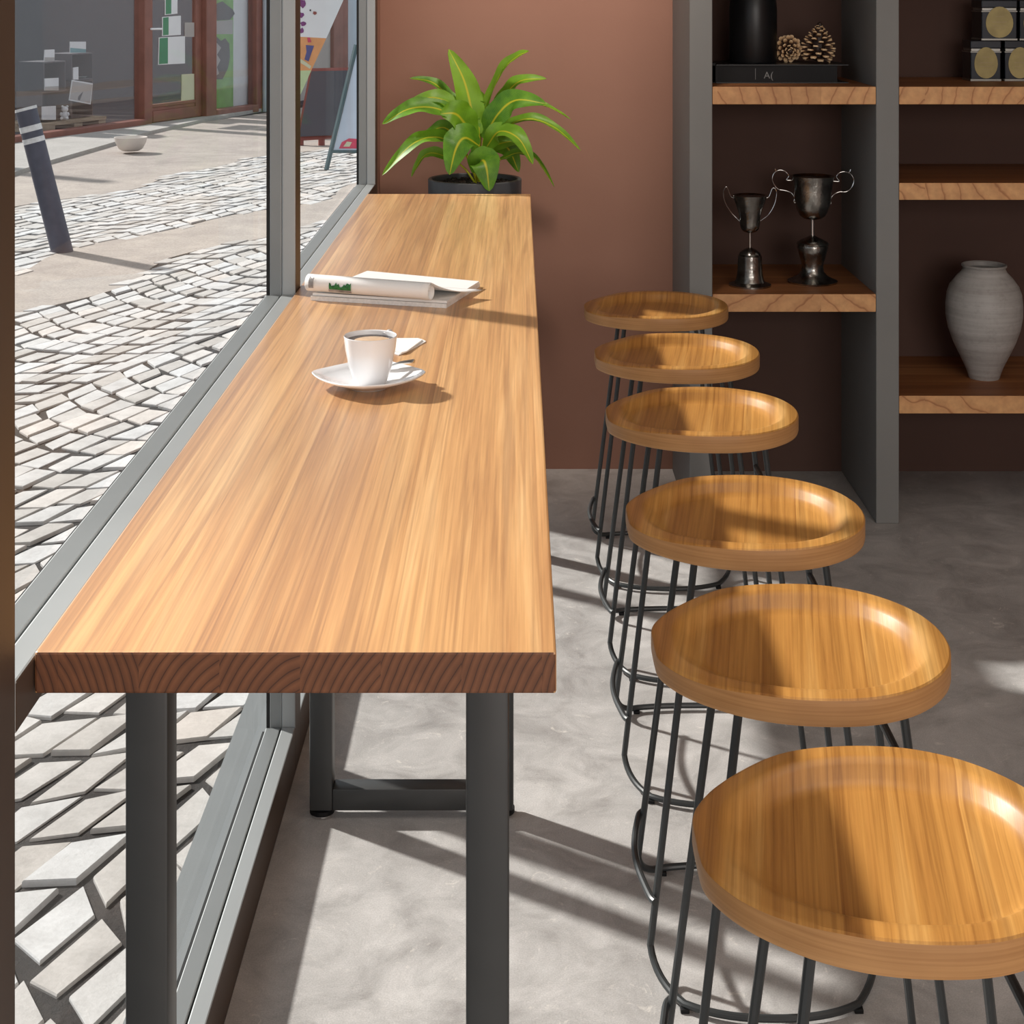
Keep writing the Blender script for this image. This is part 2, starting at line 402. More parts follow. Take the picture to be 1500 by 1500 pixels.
# ------------------------------------------------------------------ room shell
YW = F * H / 708.0            # back wall
X2_ = -.447
XG = -.3975                   # inner face of the window wall
struct('floor', bx(XG - .0, 3.2, -2.6, YW, -.06, 0), M['floor'])
struct('wall_back', bx(X2_, 3.2, YW, YW + .1, -.06, 3.0), M['wall'])
struct('wall_right', bx(3.2, 3.3, -2.6, YW + .1, -.06, 3.0), M['wall'])
struct('wall_front', bx(-.62, 3.2, -2.7, -2.6, -.06, 3.0), M['wall'])
struct('ceiling', bx(-.62, 3.3, -2.7, YW + .1, 3.0, 3.1), M['ceil'])
YM2 = F * .3975 / 210.0       # corner post
struct('wall_left', bx(X2_, XG - .004, YM2 + .066, YW, -.06, 3.0), M['wall'])
struct('trim_1', bx(X2_, XG, -2.6, YM2 + .066, 2.62, 3.0), M['wall'])
# unseen slab outside the window, added to shade the right-hand floor
bm = NB()
slab(bm, [(-.62, -2.6, 2.62), (-.62, YW + .6, 2.62), (-1.45, YW + .6, 2.42), (-1.45, -2.6, 2.42)], .02)
struct('added_sun_blocker', bm, M['greyrender'])

# window wall: mullions, two rails, panes
win = bpy.data.objects.new('window_1', None); COL.objects.link(win); win['kind'] = 'structure'
X1, X2 = -.422, -.4445
def inner(bm):
    bm.normal_update()
    for f in bm.faces:
        if f.normal.x > .9: f.material_index = 3
def mullion(y0, z1=2.62, t=.064):
    bm = NB()
    box(bm, X1, XG, y0, y0 + t, 0, z1, 0, .002); inner(bm)
    box(bm, X2, X1 - .0008, y0 + .004, y0 + t - .004, 0, z1, 1, .0015)
    box(bm, X2 - .006, X2 - .001, y0 + .006, y0 + t - .006, 0, z1, 2)
    return obj('mullion', bm, [M['alu'], M['alu_in'], M['gasket'], M['bronze']], win, smooth=False)
YM1 = 2.857; YM0 = 1.2675 - .064; YMB = -.45; YMC = -2.1
for y in (YM0, YM1, YM2, YMB, YMC): mullion(y)
def rail(name, z0, z1, y0, y1):
    bm = NB()
    box(bm, X1, XG, y0, y1, z0, z1, 0, .002); inner(bm)
    box(bm, X1 - .003, X1, y0, y1, z0 + .004, z1 - .006, 2)
    box(bm, X2 - .006, X1 - .0031, y0, y1, z0 + .004, z1 - .0015, 1, .0015)
    box(bm, X2 - .012, X2 - .007, y0, y1, z0 + .008, z1 - .008, 2)
    return obj(name, bm, [M['alu'], M['alu_in'], M['gasket'], M['bronze']], win, smooth=False)
ys = [YMC, YMB, YM0, YM1, YM2]
for a, b in zip(ys, ys[1:]):
    rail('mid_rail', .808, .850, a + .0645, b - .0005)
    rail('floor_rail', 0.0, .080, a + .0645, b - .0005)
    for z0, z1 in ((.082, .806), (.852, 2.615)):
        obj('glass_pane', bx(X2 - .022, X2 - .016, a + .05, b + .012, z0 - .006, z1 + .006), M['glass'], win, smooth=False)
struct('trim_2', bx(X2 - .09, XG - .001, -2.6, YW, -.16, -.001), M['alu_in'])

# ------------------------------------------------------------------ street
fa, fb = G(64, 207), G(392, 161)
E = Vector((fb.x - fa.x, fb.y - fa.y, 0)).normalized()       # along the facade, away from us
NF = Vector((E.y, -E.x, 0))                                  # out of the facade, towards the street
FO = Vector((fa.x, fa.y, 0))
def st(p): q = Vector((p[0], p[1], 0)) - FO; return q.dot(E), q.dot(NF)
def us(px, off=0.0):                                         # facade coordinate under a photo column
    k = (px - VX) / F
    o = FO + NF * off
    s = (k * o.y - o.x) / (E.x - k * E.y)
    return s
def fpt(px, py, off=0.0):
    s = us(px, off); p = FO + NF * off + E * s
    return Vector((p.x, p.y, H - (py - VY) * p.y / F))
def fz(px, py, off=0.0): return fpt(px, py, off).z
FT = Matrix(((E.x, NF.x, 0, FO.x), (E.y, NF.y, 0, FO.y), (0, 0, 1, 0), (0, 0, 0, 1)))
def fbox(bm, px0, px1, n0, n1, z0, z1, mat=0, bevel=0, at=None):
    o = n1 if at is None else at
    return box(bm, us(px0, o), us(px1, o), n0, n1, z0, z1, mat, bevel, T=FT)

bm = NB()
def quad(pts):
    bm.faces.new([bm.verts.new(p) for p in pts])
quad([(-.46, -3, ZS - .0075), (-.46, 34, ZS - .0075), (-16, 34, ZS - .0075), (-16, -3, ZS - .0075)])
struct('street_bed', bm, M['joint'])
def visible(p, m=60):
    if p.y < 1.0: return False
    px = VX + F * p.x / p.y; py = VY + F * (H - p.z) / p.y
    return -m < px < 560 and py < 1500 + m and p.x < -.50
TB = [st(G(200, y))[1] for y in (268, 300, 352, 402)]       # bands between paving kinds
def is_sand(s, t):
    w = .12 * math.sin(s * 1.7) + .06 * math.sin(s * 4.1)
    return (.2 < t < TB[0] + w) or (TB[2] + w < t < TB[3] + w)
vs, fs, tone = [], [], []
PITCH, SW, W, A = .175, .083, 1.0, .22
def stone(c4, z, tn):
    """one cobble: four ground corners, domed top"""
    c = sum(c4, Vector((0, 0, 0))) / 4
    b0 = len(vs)
    for k, (q, dz) in enumerate(((1.0, -.019), (.992, -.003), (.965, -.0004), (.5, .0))):
        for p in c4:
            w = c + (p - c) * q
            vs.append((w.x, w.y, z + dz))
    for k in range(3):
        for i in range(4):
            j = (i + 1) % 4
            fs.append((b0 + 4 * k + i, b0 + 4 * k + j, b0 + 4 * k + 4 + j, b0 + 4 * k + 4 + i)); tone.append(tn)
    fs.append((b0 + 12, b0 + 13, b0 + 14, b0 + 15)); tone.append(tn)
nw = int(round(W / SW))
for col in range(-4, 22):
    for j in range(-150, 90):
        for i in range(nw):
            def pt(u, jj):
                tau = u / nw - .5
                t = col * W + u * SW
                s = jj * PITCH - A * math.cos(math.pi * tau) + .05 * math.sin(t * 3.1 + jj * .2)
                p = FO + E * s + NF * t
                return p
            mid = pt(i + .5, j + .5); mid.z = ZS
            if not visible(mid) or mid.y > 17.5: continue
            s, t = st(mid)
            if t < .25 or is_sand(s, t): continue
            far = mid.y
            g1 = .0 + rnd.random() * .03; g2 = .04 + rnd.random() * .085
            jt = lambda: (rnd.random() - .5) * .2
            c4 = [pt(i + g2 + jt(), j + .07 + g1 + jt()), pt(i + 1 - g2 + jt(), j + .07 + g1 + jt()),
                  pt(i + 1 - g2 + jt(), j + .97 - g1 + jt()), pt(i + g2 + jt(), j + .97 - g1 + jt())]
            stone(c4, ZS + (rnd.random() - .5) * .008, rnd.random())
me = bpy.data.meshes.new('cobblestones'); me.from_pydata(vs, [], fs); me.update()
a = me.attributes.new('tone', 'FLOAT', 'FACE')
a.data.foreach_set('value', tone)
me.materials.append(M['stone'])
bmx = NB(); bmx.from_mesh(me); bmesh.ops.recalc_face_normals(bmx, faces=bmx.faces[:])
for f in bmx.faces: f.smooth = False
bmx.to_mesh(me); bmx.free()
o = bpy.data.objects.new('cobblestone_paving', me); COL.objects.link(o); o['kind'] = 'structure'
print('cobbles', len(tone) // 13)
# smooth sandy strips between the cobbles
def strip(name, t0, t1, m, z, s0=-14, s1=12, wav=True):
    bm = NB(); prev = None; k = 0
    s = s0
    while s <= s1:
        w = (.12 * math.sin(s * 1.7) + .06 * math.sin(s * 4.1)) if wav else 0
        p = [FO + E * s + NF * (t0 + (w if t0 > .3 else 0)), FO + E * s + NF * (t1 + w)]
        cur = [bm.verts.new((q.x, q.y, z)) for q in p]
        if prev: bm.faces.new((prev[0], prev[1], cur[1], cur[0]))
        prev = cur; s += .25
    bmesh.ops.recalc_face_normals(bm, faces=bm.faces[:])
    r = bmesh.ops.extrude_face_region(bm, geom=bm.faces[:])
    for v in r['geom']:
        if isinstance(v, bmesh.types.BMVert): v.co.z -= .02
    bmesh.ops.recalc_face_normals(bm, faces=bm.faces[:])
    return struct(name, bm, m)
strip('sandy_strip', .2, TB[0] + .02, M['sand'], ZS - .001)
strip('sandy_strip', TB[2] - .02, TB[3] + .02, M['sand'], ZS - .002)
# concrete apron in front of the shop, running out towards the door
bm = NB()
poly = [FO + E * us(-60) + NF * .0, FO + E * us(392) + NF * .0, G(300, 178), G(222, 196), G(150, 218), G(64, 243), G(23, 257), G(-60, 285)]
f = [bm.verts.new((p.x, p.y, ZS + .03)) for p in poly]; g = [bm.verts.new((p.x, p.y, ZS - .02)) for p in poly]
bm.faces.new(f); bm.faces.new(g[::-1])
for i in range(len(f)):
    j = (i + 1) % len(f); bm.faces.new((f[i], g[i], g[j], f[j]))
bmesh.ops.recalc_face_normals(bm, faces=bm.faces[:])
struct('concrete_apron', bm, M['apron'])

# ------------------------------------------------------------------ shop across the street
shop = thing('shop_building', 'red-brown timber shopfront across the cobbled street', 'shop building', (FO.x, FO.y, ZS))
zt = 1.85; zb = ZS
bm = NB(); fbox(bm, -260, 760, -2.5, -2.4, zb, zt, 0, at=0)
fbox(bm, -260, 760, -2.5, -.02, zb - .02, zb + .05, 0, at=0)
obj('interior', bm, M['shopdark'], shop, smooth=False)
bm = NB(); fbox(bm, 392, 424, -.3, -.005, zb, zt, 0, at=0); obj('wall_pier', bm, M['paleblue'], shop, smooth=False)
bm = NB(); fbox(bm, 424, 487, -.2, -.03, zb, zt, 0, at=0); obj('wall_panel', bm, M['greyrender'], shop, smooth=False)
bm = NB(); fbox(bm, 508, 640, -.3, .02, zb, zt, 0, at=0); obj('wall_pier', bm, M['paleblue'], shop, smooth=False)
bm = NB(); tube(bm, [fpt(389, 165, .05) + Vector((0, 0, -.03)), Vector((fpt(389, 165, .05).x, fpt(389, 165, .05).y, zt))], .036, 12)
obj('downpipe', bm, M['paleblue'], shop)
def post(a, b, n0, n1, z0=zb, name='timber_post'):
    bm = NB(); fbox(bm, a, b, n0, n1, z0, zt, 0, .008, at=0); return obj(name, bm, M['redwood'], shop, smooth=False)
post(208.5, 219.5, -.10, .03); post(297, 312, -.12, .05); post(374, 385, -.10, .02); post(487, 508, -.1, .02); post(-160, -140, -.1, .03)
def sill(a, b, h, n1=.05):
    bm = NB(); fbox(bm, a, b, -.08, n1, zb, zb + h, 0, .008, at=0); return obj('timber_sill', bm, M['redwood'], shop, smooth=False)
sill(-140, 208.5, .085); sill(312, 374, .085)
w1 = bm = NB(); fbox(bm, -140, 208.5, -.05, -.04, zb + .085, zt, 0, at=0); obj('display_window', bm, M['shopglass'], shop, smooth=False)
bm = NB(); fbox(bm, 312, 374, -.05, -.04, zb + .085, zt, 0, at=0); obj('display_window', bm, M['shopglass'], shop, smooth=False)
# door
bm = NB(); zr = fz(255, 149, -.04)
fbox(bm, 219.5, 225, -.06, -.01, zb + .03, zt, 0, .006, at=0); fbox(bm, 288, 297, -.06, -.01, zb + .03, zt, 0, .006, at=0)
fbox(bm, 225, 288, -.06, -.012, zr - .035, zr, 0, .006, at=0)
fbox(bm, 225, 288, -.055, -.02, zb + .15, zr - .035, 0, .004, at=0); fbox(bm, 225, 288, -.06, -.005, zb + .03, zb + .15, 0, .008, at=0)
door = obj('shop_door', bm, M['redwood'], shop, smooth=False)
bm = NB(); fbox(bm, 225, 288, -.045, -.035, zr, zt, 0, at=0); obj('door_glass', bm, M['shopglass'], door, smooth=False)
bm = NB(); tube(bm, [fpt(221, 42.5, .045), fpt(237, 42.5, .045)], .011, 8); tube(bm, [fpt(223, 42.5, .045), fpt(223, 42.5, -.02)], .008, 8)
obj('door_handle', bm, M['white'], door)
def card(name, rect, off, m, label, cat, thick=.006, parent=None, group=None, quadpts=None, lean=0.0):
    """flat card facing the street, with its own thickness"""
    if quadpts is None:
        x0, y0, x1, y1 = rect; quadpts = [(x0, y0), (x0, y1), (x1, y1), (x1, y0)]
    bm = NB(); slab(bm, [fpt(x, y, off) for x, y in quadpts], thick)
    o = obj(name, bm, m, parent, smooth=False)
    if label: tag(o, label, cat, group)
    return o
# papers on the door glass
def sign(rect, split, c1, c2, label, skew=0, name='door_sign'):
    x0, y0, x1, y1 = rect
    o = card(name, None, -.028, c2, label, 'sign', quadpts=[(x0, y0), (x0 - skew, y1), (x1, y1 - 2), (x1, y0 - 2)])
    card('green_stripe', None, -.0265, c1, None, None, thick=.0012, parent=o, quadpts=[(x0 + 1, y0 + 1), (x0 + 1 - skew, y1 - 1), (split, y1 - 2), (split, y0)])
    return o
sign((233, 55, 271, 95), 246, M['greencard'], M['white'], 'largest green and white sign on the shop door glass', 1)
sign((238, 25, 265, 53), 247, M['greencard'], M['white'], 'middle-sized green and white sign above the largest one on the shop door')
sign((242, -14, 260, 22), 251, M['greencard'], M['white'], 'topmost narrow green and white sign on the shop door, cut by photo edge')
tag(card('paper_sheet', None, -.028, M['cream'], None, None, quadpts=[(266.5, 109), (266, 148), (285, 147), (284.5, 108)]), 'pale yellow-green paper at bottom right of the shop door glass', 'paper')
tag(card('paper_sheet', (271, 33, 285, 54), -.028, M['greyrender'], None, None), 'grey-white paper sheet beside the green signs on the shop door', 'paper')
# poster window
po = card('window_poster', None, -.09, M['lime'], 'green poster with dark figures in the narrow shop window right of the door', 'poster', quadpts=[(313, -30), (313, 163), (341.5, 158), (341.5, -30)])
card('dark_print', None, -.087, M['dimgrey'], None, None, thick=.002, parent=po, quadpts=[(314, 10), (314, 30), (337, 29), (344, 20), (341, 14), (326, 2), (318, 5)])
card('pale_print', None, -.0875, M['greyrender'], None, None, thick=.002, parent=po, quadpts=[(313.5, 31), (313.5, 50), (341, 50), (341, 29)])
card('dark_print', None, -.087, M['dimgrey'], None, None, thick=.002, parent=po, quadpts=[(314, 54), (314, 116), (326, 116), (334, 100), (337, 84), (336, 64), (330, 56), (324, 60), (318, 54)])
card('pale_print', None, -.0868, M['greyrender'], None, None, thick=.002, parent=po, quadpts=[(315, 60), (315, 112), (321, 108), (318, 98), (323, 88), (318, 80), (324, 70)])
bm = NB(); prev = None
for k in range(13):
    q = []
    for x in (342, 348, 354, 360, 366, 371 + 1.2 * math.sin(k * 1.3)):
        p = fpt(x, -30 + k * (187 - (x - 342) * .15) / 12, -.12 + .01 * math.sin(x * .7)); q.append(bm.verts.new(p))
    if prev:
        for a, b, c, d in zip(prev, prev[1:], q[1:], q): bm.faces.new((a, b, c, d))
    prev = q
r = bmesh.ops.extrude_face_region(bm, geom=bm.faces[:])
for v in r['geom']:
    if isinstance(v, bmesh.types.BMVert): v.co -= NF * .004
bmesh.ops.recalc_face_normals(bm, faces=bm.faces[:])
tag(obj('hanging_banner', bm, M['white'], None), 'off-white cloth banner hanging beside the green poster in the shop window', 'banner')
# goods behind the large shop window
def crate(rect, n0, n1, m, label):
    x0, y0, x1, y1 = rect
    z0, z1 = fz((x0 + x1) / 2, y1, n1), fz((x0 + x1) / 2, y0, n1)
    bm = NB(); b = .012
    s0, s1 = us(x0, n1), us(x1, n1)
    box(bm, s0, s1, n0, n0 + b, z0, z1, T=FT); box(bm, s0, s0 + b, n0 + b, n1, z0, z1, T=FT); box(bm, s1 - b, s1, n0 + b, n1, z0, z1, T=FT)
    box(bm, s0 + b, s1 - b, n0 + b, n1, z0, z0 + b, T=FT); box(bm, s0 + b, s1 - b, n0 + b, n1, z1 - b, z1, T=FT)
    return tag(obj('wooden_crate', bm, m, None, smooth=False), label, 'crate')
n1 = -.30
crate((61, 133, 104, 171.5), n1 - .3, n1, M['crate'], 'dim brown open crate standing on the pallet in the shop window, cards in front')
crate((64, 90, 96, 133), n1 - .3, n1, M['dimgrey'], 'dark open crate stacked on the brown crate in the shop window')
crate((104.5, 78, 136, 117), n1 - .3, n1, M['dimgrey'], 'dark open crate under the teal picture card in the shop window')
crate((104.5, 118, 136, 171.5), n1 - .32, n1 - .02, M['crate'], 'dim brown open crate behind the tilted grey picture in the shop window')
def picture(pts, off, label, lower=None):
    o = card('picture_card', None, off, M['white'], label, 'picture card', thick=.01, quadpts=pts)
    if lower: card('printed_strip', None, off + .0015, lower[1], None, None, thick=.001, parent=o, quadpts=lower[0])
    return o
picture([(66, 73), (65, 89.5), (80, 89.5), (80, 72.5)], n1 - .03, 'small white card standing on the upper dark crate in the shop window', ([(65.5, 84), (65, 89.5), (80, 89.5), (80, 84)], M['greyrender']))
picture([(103, 61), (103, 77.5), (126, 77.5), (126, 61)], n1 - .03, 'white card with teal lower edge on a dark crate in the shop window', ([(103, 70), (103, 77), (126, 77), (126, 72)], M['teal']))
picture([(66, 115), (66, 132.5), (86, 132.5), (86, 114)], n1 + .02, 'white card leaning at mid height in front of the dark crate in the shop window', ([(66, 127), (66, 132.5), (86, 132.5), (86, 126)], M['greyrender']))
pc = picture([(106, 117), (101.5, 147), (133, 153), (136, 122)], n1 + .03, 'largest, tilted pale grey picture with a small dark bird-like mark in the shop window', ([(106.5, 119), (102.5, 145.5), (132, 151), (135.5, 124)], M['greyrender']))
card('dark_figure', None, n1 + .033, M['dimgrey'], None, None, thick=.001, parent=pc, quadpts=[(114, 146), (117, 147), (120, 139), (122, 134), (118, 138), (115, 141)])
picture([(62, 156), (62, 175.5), (82, 175.5), (82, 155)], n1 + .03, 'cream card standing low on the pallet in the shop window')
picture([(107.5, 99), (107.5, 116.5), (115, 116.5), (115, 98)], n1 + .01, 'narrow upright white card in the dark crate of the shop window')
# small white figure
c0 = fpt(95, 175, n1 + .05); k = c0.y / F
fg = thing('animal_figurine', 'small white animal figurine beside the cream card in the shop window', 'figurine', c0)
bm = NB()
def ball(bm, c, r, sc=(1, 1, 1)):
    ret = bmesh.ops.create_uvsphere(bm, u_segments=16, v_segments=10, radius=r)
    for v in ret['verts']: v.co = Vector((v.co.x * sc[0], v.co.y * sc[1], v.co.z * sc[2])) + c
ball(bm, c0 + Vector((0, 0, 6 * k)), 6 * k, (.9, .8, 1)); ball(bm, c0 + Vector((0, 0, 15 * k)), 5 * k, (1, .9, .9))
for sx in (-1, 1):
    ball(bm, c0 + Vector((sx * 3.6 * k, 0, 19 * k)), 1.8 * k); ball(bm, c0 + Vector((sx * 5 * k, -.01, 8 * k)), 2.2 * k, (1, 1, 1.3)); ball(bm, c0 + Vector((sx * 4 * k, -.02, 2 * k)), 2.4 * k)
obj('body', bm, M['white'], fg)
c0 = fpt(122, 115, n1 - .12); k = c0.y / F
bm = NB(); lathe(bm, [(0, 0), (4 * k, 0), (9 * k, 3 * k), (8.6 * k, 3.4 * k), (3.8 * k, .8 * k), (0, .6 * k)], c0, 24); tag(obj('dish', bm, M['white'], None), 'white shallow dish inside the dark crate of the shop window', 'dish')
# pallet
pal = thing('wooden_pallet', 'pale wooden pallet lying on the shop window floor', 'pallet', fpt(108, 195, n1))
def pbox(a, b, y0, y1, n0, nn, nm):
    bm = NB(); xm = (a + b) / 2
    s0, s1 = us(a, nn), us(b, nn)
    z1, z0 = fz(xm, y0, nn), fz(xm, y1, nn)
    box(bm, s0, s1, n0, nn, z0, z1, T=FT); return obj(nm, bm, M['pallet'], pal, smooth=False)
zz1, zz0 = fz(108, 176, n1 + .08), ZS + .05
def pz(a, b, z0, z1, n0, nn, nm):
    bm = NB(); box(bm, us(a, n1 + .08), us(b, n1 + .08), n0, nn, z0, z1, T=FT); return obj(nm, bm, M['pallet'], pal, smooth=False)
for q in range(4): pz(58, 156, zz1 - .03, zz1, n1 - .42 + q * .13, n1 - .31 + q * .13, 'deck_board')
for a, b in ((60, 82), (110, 122), (146, 156)): pz(a, b, zz0, zz1 - .03, n1 - .3, n1 + .07, 'block')

# bollard, bowl, boards, flag
b0 = G(91, 368); b1 = P(38, 160, b0.y)
bol = thing('street_bollard', 'leaning slate-blue bollard with white bands on the cobbles', 'bollard', b0)
ax = (b1 - b0); rB = 15.5 * b0.y / F
def at(f): return b0 + ax * f
bm = NB(); tube(bm, [at(-.05), at(0), at(.5), at(.965), at(.985), at(1)], rB, 24); obj('post', bm, M['bollard'], bol)
for a, b in ((.765, .80), (.845, .885)):
    bm = NB(); tube(bm, [at(a), at(b)], rB * 1.03, 24); obj('white_band', bm, M['bandwhite'], bol)
bm = NB(); tube(bm, [at(.992), at(1.012)], rB * 1.03, 24); obj('cap', bm, M['bandwhite'], bol)
c0 = G(191.5, 224); c0.z += .02; k = c0.y / F
bm = NB(); lathe(bm, [(0, 0), (12 * k, 0), (17 * k, 3 * k), (22 * k, 12 * k), (24 * k, 20 * k), (22.6 * k, 20 * k), (20 * k, 12 * k), (14 * k, 4 * k), (0, 3 * k)], c0, 36)
tag(obj('street_bowl', bm, M['bowl'], None), 'pale round bowl on the ground in front of the shop', 'bowl')

ab = thing('chalkboard_sign', 'blank dark chalkboard with red frame standing on the street', 'sign', G(471, 213))
dT, dB = 14.75, 14.55
def c3(cx, cy, d): return P(380 + cx * .2, cy * .2, d)
bm = NB(); slab(bm, [c3(372, 500, dT), c3(268, 1030, dB), c3(532, 1012, dB), c3(662, 494, dT)], .025); obj('frame', bm, M['redframe'], ab, smooth=False)
bm = NB(); slab(bm, [c3(382, 522, dT - .03), c3(290, 1000, dB - .03), c3(530, 990, dB - .03), c3(650, 516, dT - .03)], .012); obj('board', bm, M['chalk'], ab, smooth=False)
for xx in (300, 455):
    bm = NB(); a = c3(xx, 1015, dB + .03); tube(bm, [a, Vector((a.x, a.y, ZS))], .03, 8); obj('leg', bm, M['redframe'], ab)
bm = NB(); a = c3(560, 520, dT + .05); tube(bm, [a, Vector((a.x + .05, a.y + .5, ZS))], .014, 8); obj('prop', bm, M['redframe'], ab)
gb = thing('poster_stand', 'slate-green framed pavement stand with pale blue poster', 'sign', G(478, 249))
dB = G(478, 249).y; dT = dB + .22
def lerp(f, off=0.0):
    a = c3(490, 1245, dB); b = c3(708, 330, dT); p = a.lerp(b, f); p.x += off; return p
wB = .62
for off in (0, wB):
    bm = NB(); tube(bm, [lerp(0, off), lerp(1, off)], .020, 6); obj('frame_rail', bm, M['greenframe'], gb, smooth=False)
for f in (.145, .98):
    bm = NB(); tube(bm, [lerp(f, .01), lerp(f, wB - .01)], .014, 6); obj('frame_rail', bm, M['greenframe'], gb, smooth=False)
bm = NB(); slab(bm, [lerp(.145, .02), lerp(.145, wB - .02), lerp(.97, wB - .02), lerp(.97, .02)], .01); obj('poster', bm, M['posterblue'], gb, smooth=False)
sh = Vector((0, -.003, 0))
bm = NB(); slab(bm, [lerp(.17, .06) + sh, lerp(.17, .4) + sh, lerp(.23, .4) + sh, lerp(.25, .12) + sh, lerp(.22, .07) + sh], .002); obj('pink_picture', bm, M['pinkprint'], gb, smooth=False)
bm = NB(); slab(bm, [lerp(.185, .09) + sh * 1.6, lerp(.185, .14) + sh * 1.6, lerp(.22, .15) + sh * 1.6, lerp(.225, .11) + sh * 1.6], .002); obj('pale_mark', bm, M['cream'], gb, smooth=False)
for off in (.0, wB):
    bm = NB(); a = lerp(.95, off); tube(bm, [a, Vector((a.x + .10, a.y + .40, ZS))], .016, 6); obj('back_leg', bm, M['greenframe'], gb)

dF = 13.9
fl = thing('feather_flag', 'white feather flag with orange foot and floral print by the chalkboard', 'flag', Vector((P(425, 0, dF).x, dF, ZS)))
def flag(pts, m, nm, dy=0.0, th=.006):
    bm = NB(); slab(bm, [P(x, y, dF + dy) for x, y in pts], th); return obj(nm, bm, m, fl, smooth=False)
flag([(424, -140), (424, 53), (478, 56), (503, 0), (530, -70), (520, -130)], M['white'], 'cloth')
flag([(424, 53), (424, 104), (456, 103), (478, 56)], M['orange'], 'orange_band')
flag([(424, 104), (424, 172), (445, 128), (456, 103)], M['palegreen'], 'green_band')
bm = NB(); tube(bm, [Vector((P(424, 0, dF).x, dF, ZS)), P(424, -150, dF)], .012, 8); obj('pole', bm, M['alu'], fl)
def blot(cx, cy, rx, ry, m, nm, n=9, s=0):
    flag([(cx + rx * math.cos(i * 2 * math.pi / n) * (1 + .25 * math.sin(i * 2.3 + s)), cy + ry * math.sin(i * 2 * math.pi / n) * (1 + .25 * math.cos(i * 3.1 + s))) for i in range(n)], m, nm, -.004, .002)
blot(443, 5, 5, 6, M['purple'], 'flower_print'); blot(441, 22, 4, 4, M['purple'], 'flower_print', 9, 1); blot(444, 35, 4, 3.5, M['purple'], 'flower_print', 9, 2)
blot(461, 19, 3, 2.4, M['redframe'], 'red_print'); blot(442, 45, 3, 4, M['purple'], 'flower_print', 9, 3); blot(454.5, 15, 1.2, 1.4, M['black'], 'dark_print')
flag([(448, 66), (460, 67), (456, 78), (452, 90), (446, 87), (449, 76)], M['navy'], 'blue_print', -.004, .002)
flag([(450, 55), (454, 55), (456, 62), (451, 62)], M['pinkprint'], 'red_print', -.004, .002)
flag([(440, 86), (448, 91), (456, 97), (454, 101), (440, 92)], M['cream'], 'cream_print', -.004, .002)

# ------------------------------------------------------------------ table
ZT = H - .545; TT = .0345
K = .545 / 976.0
TX0, TX1 = -710 * K, 55 * K
TY0, TY1 = F * .545 / 976, F * .545 / 305
tb = thing('bar_table', 'long honey-coloured wooden bar table on charcoal steel frames along the window', 'table', ((TX0 + TX1) / 2, (TY0 + TY1) / 2, 0))
bm = NB(); fs_ = box(bm, TX0, TX1, TY0, TY1, ZT - TT, ZT, 0, .0022)
bm.normal_update()
for f in bm.faces:
    if abs(f.normal.y) > .9: f.material_index = 1
obj('tabletop', bm, [M['table'], M['tableend']], tb, smooth=False)
LW, LD = .0385, .040
def legframe(y0):
    xl, xr = -.3515, -.0088
    bm = NB()
    for x in (xl, xr - LW): box(bm, x, x + LW, y0, y0 + LD, .0145, ZT - TT, 0, .0035)
    box(bm, xl + LW, xr - LW, y0 + .0015, y0 + LD - .0015, .0145, .0145 + .0365, 0, .0025)
    box(bm, xl + LW, xr - LW, y0 + .003, y0 + LD - .003, ZT - TT - .03, ZT - TT - .001, 0, .002)
    fr = obj('leg_frame', bm, M['steel'], tb, smooth=True, ang=25)
    for x in (xl + LW / 2, xr - LW / 2):
        bm = NB(); lathe(bm, [(.021, .005), (.021, .0125), (.012, .0145)], (x, y0 + LD / 2, 0), 24); f = obj('foot', bm, M['blackmat'], fr)
        bm = NB(); lathe(bm, [(.015, 0), (.019, .0015), (.019, .005)], (x, y0 + LD / 2, 0), 24); obj('glide', bm, M['chrome'], fr)
for y in (1.431, F * H / 1222.5, 3.96): legframe(y)

